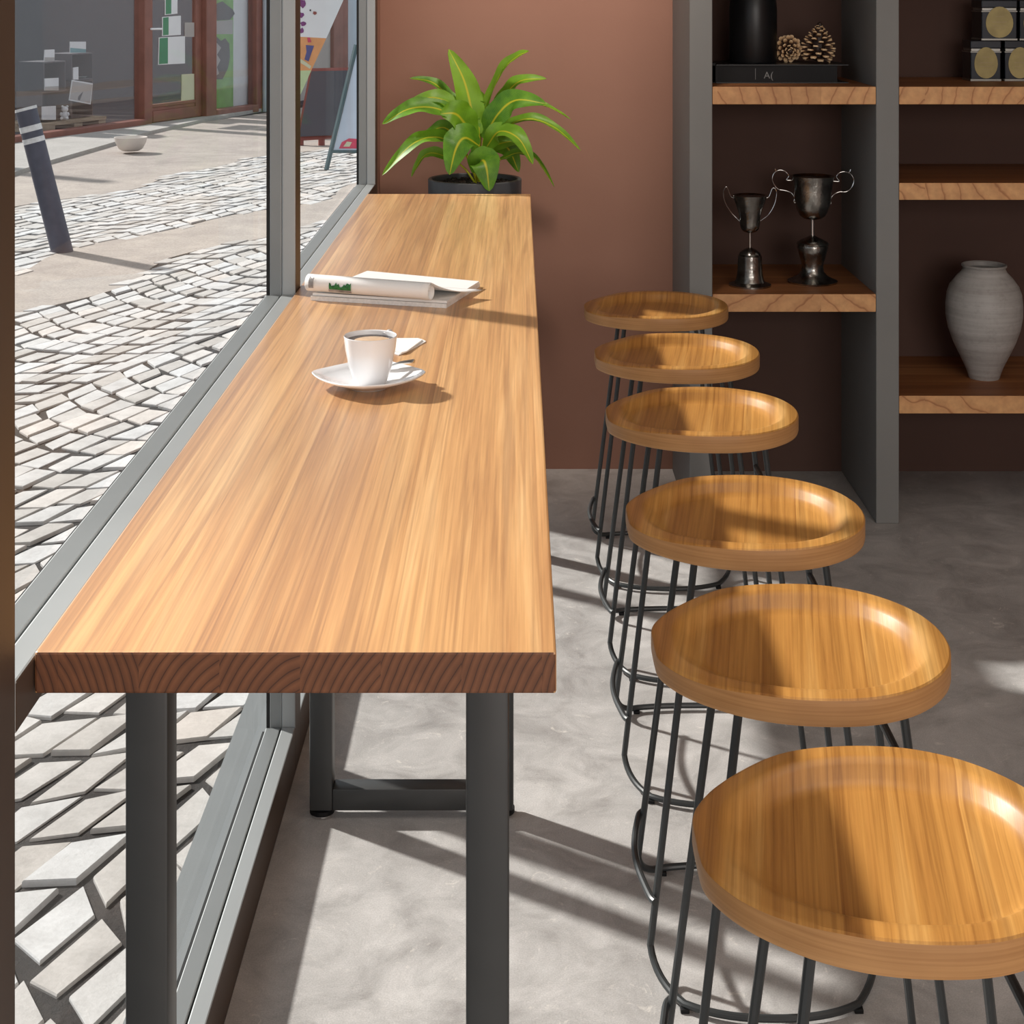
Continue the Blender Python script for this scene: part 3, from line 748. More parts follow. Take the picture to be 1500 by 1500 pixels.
# ------------------------------------------------------------------ stools
HS = .622
def seat_mesh():
    bm = NB()
    half = [(.166, 0), (.163, .034), (.150, .077), (.126, .115), (.092, .146), (.048, .166), (0, .171), (-.05, .1655), (-.094, .149), (-.130, .124), (-.157, .096), (-.175, .066), (-.183, .042), (-.1845, .018)]
    ring = catmull([Vector((x, y, 0)) for x, y in half] , 4)
    ring = ring + [Vector((p.x, -p.y, 0)) for p in ring[::-1] if p.y > 1e-4]
    n = len(ring)
    lv = []
    def top(t, p):
        left = max(0, min(1, (-p.x - .07) / .11)); left = left * left * (3 - 2 * left) * t ** 3
        rim_in = .87
        if t >= rim_in: q = (t - rim_in) / (1 - rim_in); z = 0 - .0012 * q * q
        else:
            u = t / rim_in
            e = max(0., min(1., (1 - u) / .19)); e = e * e * (3 - 2 * e)
            z = -.019 * e - .003 * (1 - u * u)
        z -= left * .006 * t
        # the table-side edge runs out without a raised rim
        z = z * (1 - left * .55) - left * .0045 * (1 if t > .6 else t / .6)
        return z
    steps = [0.0, .12, .25, .38, .5, .6, .66, .71, .76, .81, .85, .88, .92, .96, .985]
    c = bm.verts.new((-.005, 0, top(0, Vector((0, 0, 0)))))
    prev = None
    for t in steps[1:]:
        cur = [bm.verts.new((-.005 + (p.x + .005) * t, p.y * t, top(t, p))) for p in ring]
        for i in range(n):
            j = (i + 1) % n
            if prev is None: bm.faces.new((c, cur[i], cur[j]))
            else: bm.faces.new((prev[i], cur[i], cur[j], prev[j]))
        prev = cur
    for (q, dz, mi) in ((.997, -.0015, 0), (1.0, -.0045, 1), (1.0, -.028, 1), (.995, -.0312, 1), (.98, -.0325, 1)):
        cur = [bm.verts.new((-.005 + (p.x + .005) * q, p.y * q, top(1, p) * (1 if dz > -.01 else 0) + dz)) for p in ring]
        for i in range(n):
            j = (i + 1) % n; bm.faces.new((prev[i], cur[i], cur[j], prev[j])).material_index = mi
        prev = cur
    bm.faces.new(prev[::-1]).material_index = 1
    bmesh.ops.recalc_face_normals(bm, faces=bm.faces[:])
    return bm
RR = .0052
def arc_pts(p0, p1, bulge, n=14):
    p0, p1 = Vector(p0), Vector(p1); out = []
    for i in range(n + 1):
        f = i / n; p = p0.lerp(p1, f); s = 1 - (2 * f - 1) ** 2
        q = abs(2 * f - 1); s = math.sqrt(max(0, 1 - q ** 2.2))
        out.append(p + Vector(bulge) * s)
    return out
def hairpin(sg):
    """one bent rod: seat, down, round along the floor, up again; sg=-1 near, +1 far"""
    xt, xb, yt, yb = .092, .163, .088, .118
    zt_, zb_ = HS - .034, RR + .004
    bul = -.108 if sg < 0 else .035
    top_l, bot_l = Vector((-xt, sg * yt, zt_)), Vector((-xb, sg * yb, zb_))
    top_r, bot_r = Vector((xt, sg * yt, zt_)), Vector((xb, sg * yb, zb_))
    ar = arc_pts(bot_l, bot_r, (0, bul, 0), 22)
    pts = [top_l, top_l.lerp(bot_l, .5)]
    dn = (bot_l - top_l).normalized(); rb = .034
    pts += [bot_l - dn * rb * 1.5, bot_l - dn * rb]
    # round the corner into the floor arc
    A0 = bot_l - dn * rb; i0 = 3
    B0 = ar[i0]
    for k in range(1, 8):
        f = k / 8; pts.append(A0 * (1 - f) ** 2 + bot_l.lerp(ar[1], .55) * 2 * f * (1 - f) + B0 * f * f)
    pts += ar[i0:-i0]
    dn = (bot_r - top_r).normalized(); A0 = bot_r - dn * rb; B0 = ar[-i0 - 1]
    for k in range(1, 8):
        f = k / 8; pts.append(B0 * (1 - f) ** 2 + bot_r.lerp(ar[-2], .55) * 2 * f * (1 - f) + A0 * f * f)
    pts += [A0, A0 - dn * rb * .5, top_r.lerp(bot_r, .5), top_r]
    bm = NB(); tube(bm, pts, RR, 10); return bm, ar
CENT = {}
def make_stool():
    t = thing('wooden_bar_stool', 'x', 'stool', (0, 0, 0), 0, 'bar stools in a row along the table')
    s = obj('seat', seat_mesh(), [M['seat'], M['seatside']], t, world=False); s.location = (0, 0, HS)
    def rod_at(sx, sg, z):
        f = (HS - .034 - z) / (HS - .034 - RR - .004)
        return Vector((sx * (.092 + (.163 - .092) * f), sg * (.088 + .03 * f), z))
    for sg in (-1, 1):
        bm, ar = hairpin(sg)
        o = obj('leg_loop', bm, M['rod'], t, world=False)
        for i in (3, -4):
            bm = NB(); c = ar[i]; box(bm, c.x - .006, c.x + .006, c.y - .008, c.y + .008, 0, .006, 0, .001); obj('foot_pad', bm, M['blackmat'], o, world=False)
    a, b = rod_at(-1, -1, .108), rod_at(-1, 1, .108)
    pts = [a + Vector((-.002, -.012, 0)), a + Vector((-.007, 0, 0))] + [a.lerp(b, f) + Vector((-.007 - .014 * math.sin(math.pi * f), 0, 0)) for f in (.15, .3, .45, .6, .75, .88)] + [b + Vector((-.007, 0, 0)), b + Vector((.0, .012, 0))]
    bm = NB(); tube(bm, catmull(pts, 5), RR, 10); obj('foot_rest', bm, M['rod'], t, world=False)
    a, b = rod_at(1, -1, .49), rod_at(1, 1, .49)
    bm = NB(); tube(bm, [a, b], RR * .95, 10); obj('side_brace', bm, M['rod'], t, world=False)
    a, b = rod_at(-1, -1, HS - .036), rod_at(-1, 1, HS - .036)
    bm = NB(); box(bm, -.108, .108, -.105, .105, HS - .0365, HS - .0327, 0, .001); obj('mounting_plate', bm, M['rod'], t, world=False)
    return t
def copy_tree(o, parent=None):
    c = o.copy(); COL.objects.link(c)
    if parent is not None: c.parent = parent
    for ch in list(o.children): copy_tree(ch, c)
    return c
KS = H - HS
SC = [(1.4755, .347), (1.921, .345), (2.386, .345), (2.947, .345), (3.43, .347), (3.925, .345)]
SL = ['nearest wooden bar stool, its round seat cut by the right photo edge', 'second wooden bar stool from the camera, seat just beyond the nearest one',
      'third wooden bar stool from the camera, beyond the second, tan dished seat', 'fourth wooden bar stool from the camera, seat before the shelving post',
      'fifth wooden bar stool from the camera, second nearest to the brown wall', 'farthest wooden bar stool, nearest to the brown back wall']
first = make_stool(); stools = [first] + [copy_tree(first) for _ in range(5)]
for s_, (y, x), lb in zip(stools, SC, SL):
    s_.location = (x, y, 0); s_['label'] = lb

# ------------------------------------------------------------------ shelving
YS0 = F * H / 788.0; YS1 = YW - .012
ks = YS0 / F
def sx(px): return (px - VX) * ks
def sz(py): return H - (py - VY) * ks
su = thing('shelving_unit', 'tall open shelving with grey uprights and thick wooden shelves', 'shelves', ((sx(1010) + 2.05) / 2, (YS0 + YS1) / 2, 0))
XP = [(sx(1010), sx(1043.5)), (sx(1283.5), sx(1317)), (1.99, 2.05)]
for a, b in XP:
    obj('upright_panel', bx(a, b, YS0, YS1, 0, 2.6, bevel=.002), M['panel'], su, smooth=False)
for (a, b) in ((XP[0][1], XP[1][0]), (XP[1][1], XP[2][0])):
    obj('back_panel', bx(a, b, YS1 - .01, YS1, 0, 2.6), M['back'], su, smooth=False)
def shelf(a, b, ytop, ybot):
    bm = NB(); box(bm, a + .0005, b - .0005, YS0 + .001, YS1 - .0105, sz(ybot), sz(ytop), 0, .0012); bm.normal_update()
    for f in bm.faces:
        if f.normal.y < -.9: f.material_index = 1
    o = obj('shelf', bm, [M['shelf'], M['shelfedge']], su, smooth=False)
    return sz(ytop)
a, b = XP[0][1], XP[1][0]
zA = shelf(a, b, 127, 153); zB = shelf(a, b, 431, 457); shelf(a, b, -190, -164)
a, b = XP[1][1], XP[2][0]
zC = shelf(a, b, 127, 153); shelf(a, b, 268, 293); zD = shelf(a, b, 580, 606); shelf(a, b, -140, -114)

# lathe from photo pixels; profile (radius px, y px)
def plathe(bm, cx, d, prof, seg=40, mat=0, ybase=None, zbase=None, cap=True):
    k = d / F
    yb = prof[-1][1] if ybase is None else ybase
    c = Vector(((cx - VX) * k, d, zbase))
    lathe(bm, [(r * k, (yb - y) * k) for r, y in prof][::-1], c, seg, mat, cap)
dTr = 4.32; kT = dTr / F
def crop6(cx, cy): return (1030 + cx * .1867, 230 + cy * .1867)
def trophy(name, cxc, parts, handles, label, hr, dTr):
    kT = dTr / F
    cx = 1030 + cxc * .1867
    t = thing(name, label, 'trophy', Vector(((cx - VX) * kT, dTr, zB)))
    yb = max(y for p in parts.values() for r, y in p)
    for nm, prof in parts.items():
        bm = NB(); lathe(bm, [(r * .1867 * kT, (yb - y) * .1867 * kT) for r, y in prof][::-1], Vector(((cx - VX) * kT, dTr, zB)), 40)
        obj(nm, bm, M['trophy'] if nm != 'stem' else M['chrome'], t)
    for h in handles:
        pts = [Vector(((1030 + x * .1867 - VX) * kT, dTr, zB + (yb - y) * .1867 * kT)) for x, y in h]
        bm = NB(); tube(bm, catmull(pts, 6), hr, 8); obj('handle', bm, M['chrome'], t)
    return t
trophy('trophy_cup', 367, {
    'cup': [(118, 305), (128, 297), (136, 295), (118, 350), (100, 400), (86, 450), (77, 530), (68, 560), (50, 580), (16, 591)],
    'stem': [(8, 586), (8, 712)],
    'base': [(9, 705), (22, 711), (48, 722), (78, 745), (86, 756), (80, 762), (93, 770), (96, 850), (100, 910), (108, 950), (118, 972), (140, 984), (165, 992), (165, 1005)]},
    [[(242, 318), (215, 302), (185, 231), (160, 265), (168, 340), (215, 425), (285, 498)], [(492, 318), (517, 306), (546, 240), (576, 268), (562, 360), (515, 445), (449, 498)]],
    'smaller two-handled silver trophy cup on the low wooden shelf', .0011, 4.295)
trophy('trophy_cup', 858, {
    'cup': [(150, 196), (162, 184), (171, 180), (158, 235), (150, 300), (140, 380), (125, 440), (100, 490), (70, 512), (14, 526)],
    'stem': [(12, 520), (14, 655)],
    'base': [(14, 645), (40, 660), (85, 680), (118, 700), (126, 714), (118, 720), (122, 735), (108, 790), (90, 850), (82, 890), (88, 930), (120, 965), (165, 988), (195, 1000), (190, 1014)]},
    [[(700, 215), (655, 212), (672, 180), (645, 146), (600, 135), (560, 155), (543, 200), (556, 246), (592, 285), (640, 295), (690, 312), (717, 350), (714, 385), (745, 400)],
     [(1016, 222), (1068, 222), (1047, 188), (1068, 158), (1112, 148), (1158, 164), (1183, 212), (1166, 270), (1125, 304), (1070, 306), (1022, 330), (1000, 370), (1004, 395), (975, 415)],
     [(1142, 154), (1152, 146), (1157, 130)], [(575, 143), (568, 132), (565, 120)]],
    'larger silver trophy cup with scrolled handles on the low wooden shelf', .0013, 4.345)

# black book with bottle and cones
dBk = 4.32
zbk = zA; kb = dBk / F
bk = thing('hardback_book', 'large black hardback book lying under the black bottle', 'book', Vector(((1143 - VX) * kb, dBk + .09, zbk)))
x0, x1 = sx(1045) + .003, (1243 - VX) * kb
hB = (143.5 - 116) * kb
obj('back_cover', bx(x0 + .022, x1, dBk, dBk + .2, zbk, zbk + .003, bevel=.0008), M['black'], bk, smooth=False)
obj('front_cover', bx(x0 + .022, x1, dBk, dBk + .2, zbk + hB - .003, zbk + hB, bevel=.0008), M['black'], bk, smooth=False)
obj('page_block', bx(x0 + .01, x1 - .03, dBk + .003, dBk + .195, zbk + .0032, zbk + hB - .0032), M['blackmat'], bk, smooth=False)
obj('spine', bx(x0, x0 + .0215, dBk + .003, dBk + .2, zbk, zbk + hB + .004, bevel=.001), M['blackmat'], bk, smooth=False)
def lettering(txt, size, loc, m, parent, name='lettering', rot=(R(90), 0, 0)):
    cu = bpy.data.curves.new(name, 'FONT'); cu.body = txt; cu.size = size; cu.extrude = .0003
    o = bpy.data.objects.new(name, cu); COL.objects.link(o); o.rotation_euler = rot; o.location = loc
    cu.materials.append(m)
    dg = bpy.context.evaluated_depsgraph_get(); me = bpy.data.meshes.new_from_object(o.evaluated_get(dg))
    mw = Matrix.LocRotScale(o.location, o.rotation_euler, None); bpy.data.objects.remove(o)
    me.transform(mw); o = bpy.data.objects.new(name, me); COL.objects.link(o)
    if parent: o.parent = parent; o.matrix_parent_inverse = chain(parent).inverted()
    return o
lettering('A(', .026, ((1119 - VX) * kb, dBk + .0025, zbk + .013), M['mark'], bk)
obj('thin_rule', bx((1106.5 - VX) * kb, (1107.1 - VX) * kb, dBk + .0018, dBk + .0029, zbk + .010, zbk + .040), M['mark'], bk, smooth=False)
zt_b = zbk + hB
dV = dBk + .085; kv = dV / F
bt = NB(); r0 = 35 * kv
lathe(bt, [(0, 0), (r0 * .94, 0), (r0, .006), (r0, 78 * kv), (r0 * .97, 90 * kv), (r0 * .88, 102 * kv), (r0 * .6, 118 * kv), (r0 * .38, 130 * kv), (r0 * .36, 175 * kv), (r0 * .42, 178 * kv), (r0 * .42, 186 * kv), (r0 * .3, 186 * kv), (r0 * .28, 150 * kv), (0, 148 * kv)], Vector(((1103 - VX) * kv, dV, zt_b)), 48)
tag(obj('bottle_vase', bt, M['black'], None), 'matt black bottle vase standing on the black book', 'vase')
def pinecone(cx, w, h, label, tilt, rows, seed, dd):
    d = dBk + dd; k = d / F
    hh, ww = h * k, w * k
    c = Vector(((cx - VX) * k, d, zt_b))
    rg = random.Random(seed)
    bm = NB(); uvl = bm.loops.layers.uv.new('UVMap')
    def fq(v4, us_):
        f = bm.faces.new(v4)
        for l, u in zip(f.loops, us_): l[uvl].uv = u
    core = [(0, .02), (.14, .05), (.24, .3), (.2, .6), (.08, .92), (0, .96)]
    seg = 10; prev = None
    for r, z in core:
        cur = [bm.verts.new((max(r, .002) * ww * math.cos(2 * math.pi * i / seg), max(r, .002) * ww * math.sin(2 * math.pi * i / seg), z * hh)) for i in range(seg)]
        if prev:
            for i in range(seg): fq((prev[i], prev[(i + 1) % seg], cur[(i + 1) % seg], cur[i]), [(0, 0)] * 4)
        prev = cur
    n = rows
    for i in range(n):
        f = (i + .5) / n
        ang = i * 2.39996
        prof = math.sin(math.pi * min(1, .16 + .84 * f) ** .75) ** .8
        rad = ww * .5 * max(.10, prof); z = hh * (.05 + .88 * f)
        el = R(-22 + 92 * f ** 1.2) + R(rg.uniform(-6, 6))
        dr = Vector((math.cos(ang) * math.cos(el), math.sin(ang) * math.cos(el), math.sin(el)))
        sd = Vector((-math.sin(ang), math.cos(ang), 0)); upv = dr.cross(sd) * -1
        base = Vector((0, 0, z - rad * math.sin(el) * .6)) + Vector((math.cos(ang), math.sin(ang), 0)) * rad * .25
        ln = rad * .85; wd = ww * .105 * (1 - .45 * f)
        rowsv = []
        for q, (tt, wf, th) in enumerate(((0, .35, .3), (.55, .8, .35), (.85, 1.0, .6), (1.0, .75, .75), (1.06, .2, .4))):
            p = base + dr * ln * tt + upv * (ww * .012 * tt * tt)
            a = [p - sd * wd * wf - upv * wd * th * .4, p + sd * wd * wf - upv * wd * th * .4, p + sd * wd * wf + upv * wd * th * .4, p - sd * wd * wf + upv * wd * th * .4]
            rowsv.append(([bm.verts.new(x) for x in a], min(1, tt * .97)))
        for (q, ta), (s, tb_) in zip(rowsv, rowsv[1:]):
            for j in range(4):
                fq((q[j], q[(j + 1) % 4], s[(j + 1) % 4], s[j]), [(0, ta), (1, ta), (1, tb_), (0, tb_)])
        fq(rowsv[-1][0], [(0, 1)] * 4)
    Tm = Matrix.Rotation(tilt[0], 4, 'X') @ Matrix.Rotation(tilt[1], 4, 'Y')
    mn = 9
    for v in bm.verts: v.co = Tm @ v.co; mn = min(mn, v.co.z)
    cxm = sum(v.co.x for v in bm.verts) / len(bm.verts); cym = sum(v.co.y for v in bm.verts) / len(bm.verts)
    for v in bm.verts: v.co += c + Vector((-cxm, -cym, -mn))
    bmesh.ops.recalc_face_normals(bm, faces=bm.faces[:])
    return tag(obj('pine_cone', bm, M['cone'], None, smooth=False), label, 'pine cone')
pinecone(1155.5, 37, 40, 'smaller pine cone lying with its end towards us beside the black bottle', (R(100), R(0)), 54, 3, .085)
pinecone(1199, 46, 62, 'larger upright pine cone on the right of the black book', (0, R(4)), 74, 5, .085)

# tins
dTi = 4.415; kti = dTi / F
def tin(px0, px1, zb_, label, d=dTi):
    k = d / F; a, b = (px0 - VX) * k, (px1 - VX) * k; w = b - a
    t = thing('tea_tin', label, 'tin', Vector(((a + b) / 2, d + w / 2, zb_)), 0, 'black tea tins on the upper right shelf')
    h = 59.5 * k
    obj('body', bx(a, b, d, d + w, zb_ + .003, zb_ + h * .74, bevel=.003), M['tin'], t, smooth=False)
    obj('lid', bx(a - .001, b + .001, d - .001, d + w + .001, zb_ + h * .80, zb_ + h, bevel=.003), M['tin'], t, smooth=False)
    bm = NB(); box(bm, a + .002, b - .002, d + .002, d + w - .002, zb_ + h * .74, zb_ + h * .80)
    box(bm, a - .001, b + .001, d - .001, d + w + .001, zb_, zb_ + .006, 0, .001); box(bm, a - .001, b + .001, d - .0012, d + w + .001, zb_ + h * .70, zb_ + h * .735, 0, .001)
    obj('rim', bm, M['tinrim'], t, smooth=False)
    bm = NB(); n = 28; cx_, cz_ = (a + b) / 2, zb_ + h * .43
    slab(bm, [(cx_ + w * .385 * math.cos(i * 2 * math.pi / n), d - .0016, cz_ + h * .385 * math.sin(i * 2 * math.pi / n) * (1 + .06 * math.sin(i * 2 * math.pi / n))) for i in range(n)], .0014)
    lb = obj('oval_label', bm, M['tinlabel'], t, smooth=False)
    bm = NB()
    for q, (zz, ww, hh) in enumerate(((.16, .28, .006), (.02, .5, .009), (-.07, .5, .006), (-.14, .42, .006))):
        box(bm, cx_ - w * ww / 2 * .8, cx_ + w * ww / 2 * .8, d - .0019, d - .0015, cz_ + h * zz, cz_ + h * zz + h * hh * 1.2)
    obj('faint_print', bm, M['pallet'], lb, smooth=False)
    return h
h = tin(1422, 1466.5, zC, 'black tea tin with oval label, lower row, leftmost on the shelf')
tin(1472, 1516.5, zC, 'black tea tin with oval label, lower row, cut by the photo edge')
tin(1438, 1490, zC + h, 'black tea tin with oval label, stacked on the two lower tins', dTi)
tin(1494, 1540, zC + h, 'black tea tin of the upper row, mostly outside the right photo edge', dTi)

# grey vase
dVs = 4.37; kvs = dVs / F
prof = [(92, 878), (97, 868), (103, 845), (120, 800), (152, 735), (190, 655), (220, 570), (235, 490), (236, 420), (229, 350), (212, 300), (175, 250), (142, 215), (130, 192), (132, 183), (139, 177), (139, 168), (133, 165), (124, 172), (120, 195), (165, 262), (205, 320), (205, 480), (120, 740), (0, 860)]
bm = NB(); lathe(bm, [(r * .2333 * kvs, (878 - y) * .2333 * kvs) for r, y in prof], Vector(((1441.5 - VX) * kvs, dVs, zD)), 56)
tag(obj('stoneware_vase', bm, M['vase'], None), 'grey stoneware urn vase on the lowest right-hand shelf', 'vase')

# ------------------------------------------------------------------ plant
dP = 4.405; kp = dP / F
pc_ = Vector(((695.5 - VX) * kp, dP, 0)); zr_ = H - (261 - VY) * kp; rp = 68.5 * kp
pl = thing('potted_plant', 'green leafy plant with yellow midribs in a round charcoal planter behind the table', 'plant', pc_)
bm = NB(); lathe(bm, [(0, 0), (rp * .86, 0), (rp * .9, .02), (rp, zr_ - .01), (rp, zr_ - .002), (rp - .002, zr_), (rp - .009, zr_), (rp - .011, zr_ - .002), (rp - .013, zr_ - .06), (0, zr_ - .06)], pc_, 56); obj('planter', bm, M['pot'], pl)
bm = NB(); rg = random.Random(2)
lathe(bm, [(0, zr_ - .012), (rp * .4, zr_ - .012), (rp - .014, zr_ - .014), (rp - .014, zr_ - .055), (0, zr_ - .055)], pc_, 40)
for q in range(260):
    a_, r_ = rg.uniform(0, 6.28), (rp - .02) * math.sqrt(rg.random())
    bmesh.ops.create_icosphere(bm, subdivisions=1, radius=rg.uniform(.002, .0055), matrix=Matrix.Translation(pc_ + Vector((r_ * math.cos(a_), r_ * math.sin(a_), zr_ - .012))))
obj('soil', bm, M['soil'], pl, smooth=False)
def leaf(pts, wpx, nrm=(0, -.5, .85), fold=.25, curl=0.0, base=(905, 800, 0.0)):
    """pts: blade centre line in the enlarged view of the plant (x, y, depth offset)"""
    cv = lambda p: P(400 + p[0] / 3, p[1] / 3, dP + p[2]) if len(p) == 3 else P(400 + p[0] / 3, p[1] / 3, dP)
    blade = catmull([cv(p) for p in pts], 9)
    b0_ = cv(base); b0_.z = zr_ - .03
    st_ = catmull([b0_, (b0_ + blade[0]) / 2 + Vector((0, 0, .012)), blade[0]], 5)
    bm = NB(); tube(bm, st_, .0034, 6, r1=.0024)
    uvl = bm.loops.layers.uv.new('UVMap')
    for f in bm.faces:
        for l in f.loops: l[uvl].uv = (.5, 0)
    n = len(blade); Wm = wpx * 1.1 / 3 * kp / 2; Nn = Vector(nrm).normalized(); rows_ = []
    for i, p in enumerate(blade):
        s = i / (n - 1)
        tg = (blade[min(i + 1, n - 1)] - blade[max(i - 1, 0)]).normalized()
        sd = tg.cross(Nn)
        if sd.length < .05: sd = Vector((1, 0, 0))
        sd.normalize(); up = sd.cross(tg).normalized()
        w = Wm * (math.sin(math.pi * min(1, (s * .93 + .05)) ** .85) ** .75 if s < 1 else 0) * 1.0
        w = max(w, .0006)
        row = []
        for j in range(-3, 4):
            u = j / 3
            wav = .10 * w * math.sin(s * 19 + j) * abs(u)
            row.append((bm.verts.new(p + sd * w * u * math.cos(fold * abs(u) * 1.2) + up * (w * fold * u * u + wav - curl * w * u * u * u * u)), u * .5 + .5, s))
        rows_.append(row)
    for a_, b_ in zip(rows_, rows_[1:]):
        for j in range(6):
            q = (a_[j], a_[j + 1], b_[j + 1], b_[j]); f = bm.faces.new([x[0] for x in q])
            for l, x in zip(f.loops, q): l[uvl].uv = (x[1], x[2])
    return obj('leaf', bm, M['leaf'], pl, ang=80)
UPC = (0, -.9, .4); 
leaf([(898, 590, 0), (872, 480, 0), (838, 350, .01), (772, 216, .03)], 108, (0.15, -1, .25), .18)
leaf([(915, 560, .03), (950, 440, .02), (1005, 315, 0), (1070, 250, -.02), (1125, 225, -.03)], 78, (-.75, -.35, .55), .35)
leaf([(955, 540, .02), (1020, 420, .02), (1090, 355, .02), (1202, 346, .02)], 80, (-.45, -.55, .7), .3)
leaf([(925, 610, 0), (990, 500, -.02), (1070, 440, -.03), (1200, 456, -.05)], 120, (-.1, -.75, .65), .2)
leaf([(1000, 520, .07), (1110, 450, .08), (1220, 475, .08), (1310, 527, .09)], 46, (0, -.3, 1), .3)
leaf([(935, 630, .02), (1030, 555, .02), (1130, 522, .01), (1245, 565, 0), (1352, 662, 0)], 66, (0, -.45, .9), .35)
leaf([(935, 650, -.03), (995, 578, -.06), (1080, 610, -.10), (1142, 722, -.12)], 92, (.35, -.75, .6), .25)
leaf([(1000, 700, .0), (1080, 672, .02), (1160, 702, .03), (1236, 822, .04)], 46, (.3, -.4, .85), .3)
leaf([(960, 640, .05), (1030, 650, .06), (1080, 757, .05)], 84, (.3, -.85, .3), .2)
leaf([(912, 570, .06), (912, 480, .07), (908, 398, .08)], 86, (0, -1, .2), .2)
leaf([(870, 520, .05), (790, 440, .06), (700, 362, .06), (600, 344, .06)], 66, (.2, -.5, .8), .3)
leaf([(885, 575, .0), (800, 470, -.02), (700, 428, -.03), (590, 458, -.04)], 90, (.15, -.6, .75), .25)
leaf([(875, 560, -.03), (730, 480, -.06), (600, 478, -.08), (480, 546, -.10)], 98, (0, -.6, .75), .25)
leaf([(890, 610, -.02), (840, 540, -.05), (800, 500, -.07), (735, 500, -.08)], 140, (.35, -.8, .4), .15)
leaf([(820, 620, .04), (745, 560, .06), (640, 612, .09)], 76, (-.2, -.6, .7), .25)
leaf([(830, 650, -.03), (720, 603, -.06), (610, 635, -.09), (480, 770, -.11)], 84, (-.2, -.6, .75), .25)
leaf([(790, 700, .02), (700, 672, .04), (650, 700, .05), (608, 778, .06)], 62, (-.4, -.5, .7), .3)
leaf([(905, 640, -.05), (845, 606, -.10), (805, 650, -.13), (775, 768, -.145)], 132, (-.15, -.9, .45), .15)
leaf([(895, 765, -.05), (920, 706, -.10), (938, 740, -.125), (950, 840, -.13)], 124, (.1, -.95, .35), .12, base=(890, 800, -.02))
leaf([(905, 560, .0), (880, 520, .0), (900, 470, .01), (935, 450, .0)], 60, (.3, -1, .2), .2)
leaf([(930, 690, .04), (975, 640, .05), (1060, 620, .07), (1090, 640, .09)], 70, (0, -.7, .7), .2)

# ------------------------------------------------------------------ things on the table
def T_(px, py, h=0.0):                 # point at height h above the table top
    d = F * (.545 - h) / (py - VY); return P(px, py, d)
# saucer: rounded square plate with upturned corners
sc = T_(540, 561, .006); sc.z = ZT; a0 = .0765
bm = NB(); seg = 64
def sq(th):
    n_ = 2.6; c_, s_ = math.cos(th), math.sin(th)
    # diamond with convex sides
    return 1.0 / (abs(c_) ** 1.45 + abs(s_) ** 1.45) ** (1 / 1.45)
prof = [(0, .0), (.42, .0), (.45, .002), (.62, .0065), (.85, .0125), (1.0, .0165), (1.015, .0185), (1.0, .0196), (.86, .0165), (.84, .0152), (.64, .0098), (.46, .0056), (.40, .0048), (0, .0048)]
prev = None
for r, z in prof:
    if r == 0: cur = [bm.verts.new(sc + Vector((0, 0, z)))]
    else:
        cur = []
        for i in range(seg):
            th = 2 * math.pi * i / seg
            rr = sq(th) * (1 if r > .5 else 1) if r > .5 else .82
            lift = (abs(math.cos(2 * th)) ** 4) * .004 * max(0, r - .5)
            p = Vector((math.cos(th) * rr * r * a0, math.sin(th) * rr * r * a0 * 1.0, z + lift)); cur.append(bm.verts.new(sc + p))
    if prev:
        for i in range(seg):
            j = (i + 1) % seg
            if len(prev) == 1: bm.faces.new((prev[0], cur[j], cur[i]))
            elif len(cur) == 1: bm.faces.new((prev[i], prev[j], cur[0]))
            else: bm.faces.new((prev[i], prev[j], cur[j], cur[i]))
    prev = cur
bmesh.ops.recalc_face_normals(bm, faces=bm.faces[:])
tag(obj('saucer', bm, M['porcelain'], None, ang=50), 'white four-cornered saucer under the coffee cup', 'saucer')
kc = sc.y / F; cc = sc + Vector(((542.5 - 540) * kc, 0, .0049)); cr = 39 * kc
cup = thing('coffee_cup', 'white porcelain coffee cup filled with coffee on the saucer', 'cup', cc)
hc = .066
bm = NB(); lathe(bm, [(0, .002), (cr * .5, .001), (cr * .56, 0), (cr * .60, .002), (cr * .68, .010), (cr * .83, .027), (cr * .945, .048), (cr, hc - .001), (cr * .985, hc), (cr * .95, hc - .001), (cr * .90, .046), (cr * .78, .028), (cr * .6, .010), (0, .008)], cc, 56)
obj('cup_body', bm, M['porcelain'], cup)
an = R(60); dh = Vector((math.cos(an), math.sin(an), 0))
hp = [cc + dh * (cr * .97 - .002) + Vector((0, 0, hc - .006)), cc + dh * (cr + .010) + Vector((0, 0, hc - .004)), cc + dh * (cr + .0155) + Vector((0, 0, hc - .012)), cc + dh * (cr + .012) + Vector((0, 0, hc - .026)), cc + dh * (cr * .86) + Vector((0, 0, hc - .036))]
bm = NB(); tube(bm, catmull(hp, 6), .0034, 10); obj('cup_handle', bm, M['porcelain'], cup)
bm = NB(); lathe(bm, [(cr * .9, hc - .0085), (cr * .955, hc - .0065), (0, hc - .0065)], cc, 48); cf = obj('coffee', bm, M['coffee'], cup)
bm = NB(); lathe(bm, [(cr * .70, 0), (cr * .64, .0006), (0, .0006)], cc + Vector((.003, -.004, hc - .0063)), 40); obj('crema', bm, M['crema'], cf)
